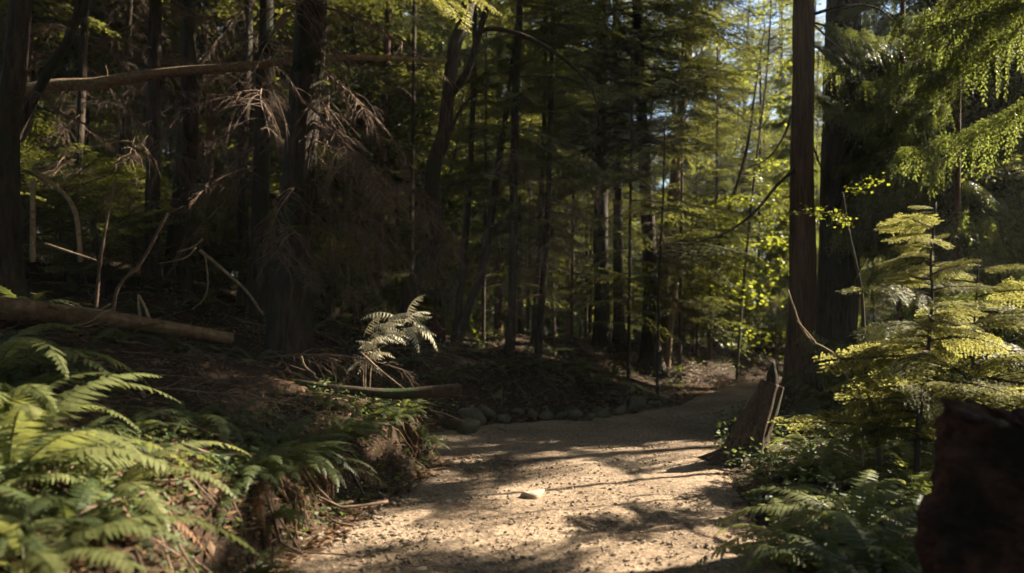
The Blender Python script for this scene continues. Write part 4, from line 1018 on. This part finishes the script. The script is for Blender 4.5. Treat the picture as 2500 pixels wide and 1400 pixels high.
# hanging roots on the cut bank
def roots(label, px, Y, n, wd, H, mat, thick):
    x = (px - CX) / FPX * Y
    base = np.array([x, Y, hz(x, Y)])
    root = tag(empty('hanging_root', tuple(base)), label, 'root')
    for k in range(n):
        yo = random.uniform(-wd, wd) * 1.5
        xt = x - .3; zt_ = hz(xt, Y + yo)
        K = np.array([[xt, Y + yo, zt_ - .04], [x - .1 + random.uniform(-.04, .04), Y + yo - .03, zt_ * random.uniform(.82, .97)], [x + random.uniform(-.02, .06), Y + yo + random.uniform(-.05, .03), zt_ * random.uniform(.5, .65)], [x + random.uniform(0, .1), Y + yo + random.uniform(-.08, .05), zt_ * random.uniform(.05, .4) * (1 if n > 9 else .3)]])
        c = resample(K, 14) - base + rng.normal(0, .006, (14, 3))
        mb = MB(); tube(mb, c, np.linspace(thick, thick * .5, 14) * random.uniform(.5, 1.2), 7, 0, True, .4, k)
        link('strand', mb.mesh('strand', [M[mat]], True), root)
roots('pale sunlit knot of hanging roots at the foot of the near bank', 715, 4.62, 20, .05, .58, 'log', .012)
roots('dim hanging roots beside the pale root knot', 790, 5.2, 7, .1, .5, 'log', .013)
roots('thin roots dangling from the bank edge halfway to its corner', 880, 5.95, 10, .16, .48, 'log', .01)
roots('thin roots dangling under the cut end of the bank log', 1000, 6.7, 10, .16, .45, 'log', .01)

# ------------------------------------------------------------------ stones
def stone_mesh(seed, mat, flat=.6, k=.25):
    r = np.random.default_rng(seed); nu_, nv_ = 14, 9
    mb = MB(); V = []
    for v in range(nv_):
        ph = math.pi * v / (nv_ - 1)
        for q in range(nu_):
            t = 2 * math.pi * q / nu_
            V.append([math.sin(ph) * math.cos(t), math.sin(ph) * math.sin(t), math.cos(ph)])
    V = np.array(V)
    for f in range(14):                                   # chip planes give it facets
        d = norm(r.normal(0, 1, 3)); lim = r.uniform(.5, .85)
        e = V @ d; V -= np.where(e > lim, e - lim, 0)[:, None] * d
    V *= 1 + k * .35 * (noise(V[:, :1] * 2.1 + seed, V[:, 1:2] * 2.1 + V[:, 2:] * 1.7, seed) - .5)
    V[:, 2] *= flat
    i_, j_ = np.meshgrid(np.arange(nv_ - 1), np.arange(nu_), indexing='ij')
    a_ = i_ * nu_ + j_; b_ = i_ * nu_ + (j_ + 1) % nu_
    mb.add(V, np.stack([a_, a_ + nu_, b_ + nu_, b_], -1).reshape(-1, 4))
    return mb.mesh('stone', [M[mat]], True)
STONE = [stone_mesh(s, 'stone', .55 + .1 * (s % 3)) for s in range(6)]
es = [(1105, 1040, 46), (1150, 1030, 52), (1185, 1022, 44), (1232, 1026, 30), (1268, 1015, 24), (1300, 1016, 26), (1335, 1018, 30), (1368, 1014, 26), (1402, 1020, 34), (1440, 1020, 30), (1475, 1012, 30), (1510, 1006, 34), (1555, 992, 44), (1600, 985, 24), (1140, 1052, 46), (1212, 1012, 30), (1388, 1004, 24), (1455, 1004, 30), (1540, 975, 26), (1625, 975, 26)]
ORD = 'first second third fourth fifth sixth seventh eighth ninth tenth eleventh twelfth thirteenth fourteenth fifteenth sixteenth seventeenth eighteenth nineteenth last'.split()
es.sort()
for k, (px, py, w) in enumerate(es):
    Y = CAM_Z * FPX / (py + 8 - CY); x = (px - CX) / FPX * Y; r = w / 2 / FPX * Y * 1.6
    o = link('edging_stone', STONE[k % 6], None, (x, Y, hz(x, Y) + r * random.uniform(.2, .4)), (random.uniform(-.5, .5), random.uniform(-.5, .5), random.uniform(0, 6.28)), (r, r * random.uniform(.8, 1.1), r * random.uniform(.8, 1.1)))
    tag(o, ORD[k] + ' mossy edging stone along the outer bend, counted from the bank corner', 'stone', 'edging stones along the bend')
Yr = CAM_Z * FPX / (1212 - CY); xr_ = (1300 - CX) / FPX * Yr
rk = stone_mesh(77, 'rock', .4, .3)
o = link('embedded_rock', rk, None, (xr_, Yr, hz(xr_, Yr) + .004), (R(4), R(-10), R(12)), (.13, .1, .15))
tag(o, 'pale pointed rock embedded in the sunlit middle of the trail', 'rock')
for px, py, w, lab in [(1490, 1197, 16, 'small pale stone beyond the pointed rock on the trail'), (1635, 1178, 18, 'small stone near the far sunlit rim of the trail'), (1195, 1082, 16, 'small dark stone lying in the shaded stretch of trail'), (1030, 1390, 34, 'flat pale stone at the bottom edge of the trail')]:
    Y = CAM_Z * FPX / (py - CY); x = (px - CX) / FPX * Y; r = w / 2 / FPX * Y
    tag(link('trail_stone', STONE[random.randrange(6)] if w != 34 else rk, None, (x, Y, hz(x, Y) + r * .1), (0, 0, random.uniform(0, 6)), (r, r * .8, r * .7)), lab, 'stone')

# gravel on the trail: loose stones, one mass
mb = MB()
ico = norm(np.array([[0, 0, 1], [.89, 0, .45], [.28, .85, .45], [-.72, .53, .45], [-.72, -.53, .45], [.28, -.85, .45], [.72, .53, -.45], [-.28, .85, -.45], [-.89, 0, -.45], [-.28, -.85, -.45], [.72, -.53, -.45], [0, 0, -1]]))
icf = np.array([[0, 1, 2], [0, 2, 3], [0, 3, 4], [0, 4, 5], [0, 5, 1], [1, 6, 2], [2, 7, 3], [3, 8, 4], [4, 9, 5], [5, 10, 1], [2, 6, 7], [3, 7, 8], [4, 8, 9], [5, 9, 10], [1, 10, 6], [11, 7, 6], [11, 8, 7], [11, 9, 8], [11, 10, 9], [11, 6, 10]])
def scatter(n, ylo, yhi, fn, pw=1.6):
    y = ylo + (yhi - ylo) * rng.random(n) ** pw
    x = fn(y, rng.random(n))
    return x, y
gxs, gys = scatter(9000, 3.2, 13, lambda y, t: XL(y) + (XR(y) - XL(y)) * t)
gsz = .0035 + .011 * rng.random(len(gxs)) ** 4
ex, ey = scatter(2600, 3.4, 9, lambda y, t: XL(y) + .75 * t ** 1.5 - .05)     # thicker along the foot of the bank
esz = .005 + .016 * rng.random(len(ex)) ** 3
gxs, gys, gsz = np.concatenate([gxs, ex]), np.concatenate([gys, ey]), np.concatenate([gsz, esz])
gzs = height(gxs, gys)
V = ico[None] * (1 + rng.normal(0, .18, (len(gxs), 12, 1))) * np.stack([gsz * rng.uniform(.8, 1.4, len(gxs)), gsz * rng.uniform(.8, 1.4, len(gxs)), gsz * .7], 1)[:, None]
ca, sa = np.cos(gxs * 99)[:, None], np.sin(gxs * 99)[:, None]
V = np.stack([V[..., 0] * ca - V[..., 1] * sa, V[..., 0] * sa + V[..., 1] * ca, V[..., 2]], -1) + np.stack([gxs, gys, gzs + gsz * .2], 1)[:, None]
mb.add(V.reshape(-1, 3), None, (icf[None] + (np.arange(len(gxs)) * 12)[:, None, None]).reshape(-1, 3))
tag(link('gravel', mb.mesh('gravel', [M['pebble']], False)), 'loose gravel strewn over the trail', 'gravel', kind='stuff')

# fallen leaves and needles, one mass
def litter(name, n, fn, size, mat, label, cat, tilt=.35, lift=.012, ylo=2.2, yhi=20, pw=1.4):
    x, y = scatter(n, ylo, yhi, fn, pw)
    z = height(x, y) + lift * rng.random(n)
    L_ = size[0] + (size[1] - size[0]) * rng.random(n) ** 2
    D = np.stack([rng.normal(0, 1, n), rng.normal(0, 1, n), rng.normal(0, .25, n)], 1)
    N = np.stack([rng.normal(0, tilt, n), rng.normal(0, tilt, n), np.ones(n)], 1)
    mb = MB(); leaves(mb, np.stack([x, y, z], 1), D, N, L_, L_ * rng.uniform(.12, .38, n))
    return tag(link(name, mb.mesh(name, [M[mat]])), label, cat, kind='stuff')
litter('leaf_litter', 70000, lambda y, t: XL(y) + .1 - 7.5 * t ** 1.5, (.025, .1), 'litter', 'brown fallen leaves and needles covering the slope', 'leaf litter')
litter('leaf_litter', 9000, lambda y, t: XR(y) - .15 + 4 * t ** 1.3, (.02, .07), 'litter', 'brown fallen leaves under the ferns on the other side of the trail', 'leaf litter')
litter('leaf_litter', 5200, lambda y, t: XL(y) + (XR(y) - XL(y)) * np.where(t < .5, .5 * (2 * t) ** 1.8, 1 - .5 * (2 - 2 * t) ** 1.8), (.006, .03), 'litter', 'scattered brown leaf bits on the trail surface', 'leaf litter', ylo=3, yhi=15)
litter('ground_cover', 5200, lambda y, t: XR(y) - .1 + 1.7 * t ** 1.2, (.025, .07), 'herb', 'low green herbs fringing the trail by the ferns', 'ground cover', 1.0, .22, 3.0, 12)
litter('ground_cover', 6500, lambda y, t: XL(y) + .04 - 1.0 * t, (.02, .055), 'herb', 'small green leaves sprouting on the bank face', 'ground cover', 1.2, .12, 3.2, 8)
litter('ground_cover', 4500, lambda y, t: XL(y) - .2 - 4.5 * t, (.025, .07), 'herb', 'small leaves sprouting behind the edging stones', 'ground cover', 1.2, .2, 9.8, 18)

# fallen twigs on the slope, one mass
mb = MB()
for k in range(1100):
    y = 3 + 14 * random.random() ** 1.3
    x = float(XL(y)) - 6.5 * random.random() ** 1.2 if k % 4 else float(XR(y)) + 3 * random.random()
    a_ = random.uniform(0, 6.28); l_ = random.uniform(.12, .9)
    q = np.linspace(-.5, .5, 6)
    X, Yy = x + math.cos(a_) * l_ * q, y + math.sin(a_) * l_ * q
    Z = height(X, Yy) + .015 + .09 * random.random() ** 2
    tube(mb, np.stack([X, Yy, Z], 1) + rng.normal(0, .006, (6, 3)), np.linspace(.006, .002, 6) * random.uniform(.6, 1.9), 4)
tag(link('twig_litter', mb.mesh('twig_litter', [M['deadbrown']], True)), 'fallen twigs strewn over the forest floor', 'twigs', kind='stuff')
for o in COL.objects:
    if '_on' in o: del o['_on']

# thin forest haze
hm, hnt, hout = newmat('forest_haze')
hv = nd(hnt, 'ShaderNodeVolumePrincipled')
hv.inputs['Color'].default_value = (.9, .93, .9, 1)
hv.inputs['Density'].default_value = .001
hv.inputs['Anisotropy'].default_value = .3
hnt.links.new(hv.outputs[0], hout.inputs['Volume'])
mb = MB()
hx = np.array([[x, y, z] for z in (-2.5, 30) for y in (-75, 75) for x in (-75, 75)], float)
mb.add(hx, [(0, 2, 3, 1), (4, 5, 7, 6), (0, 1, 5, 4), (2, 6, 7, 3), (0, 4, 6, 2), (1, 3, 7, 5)])
tag(link('haze', mb.mesh('haze', [hm])), 'thin pale haze hanging between the trees', 'haze', kind='stuff')
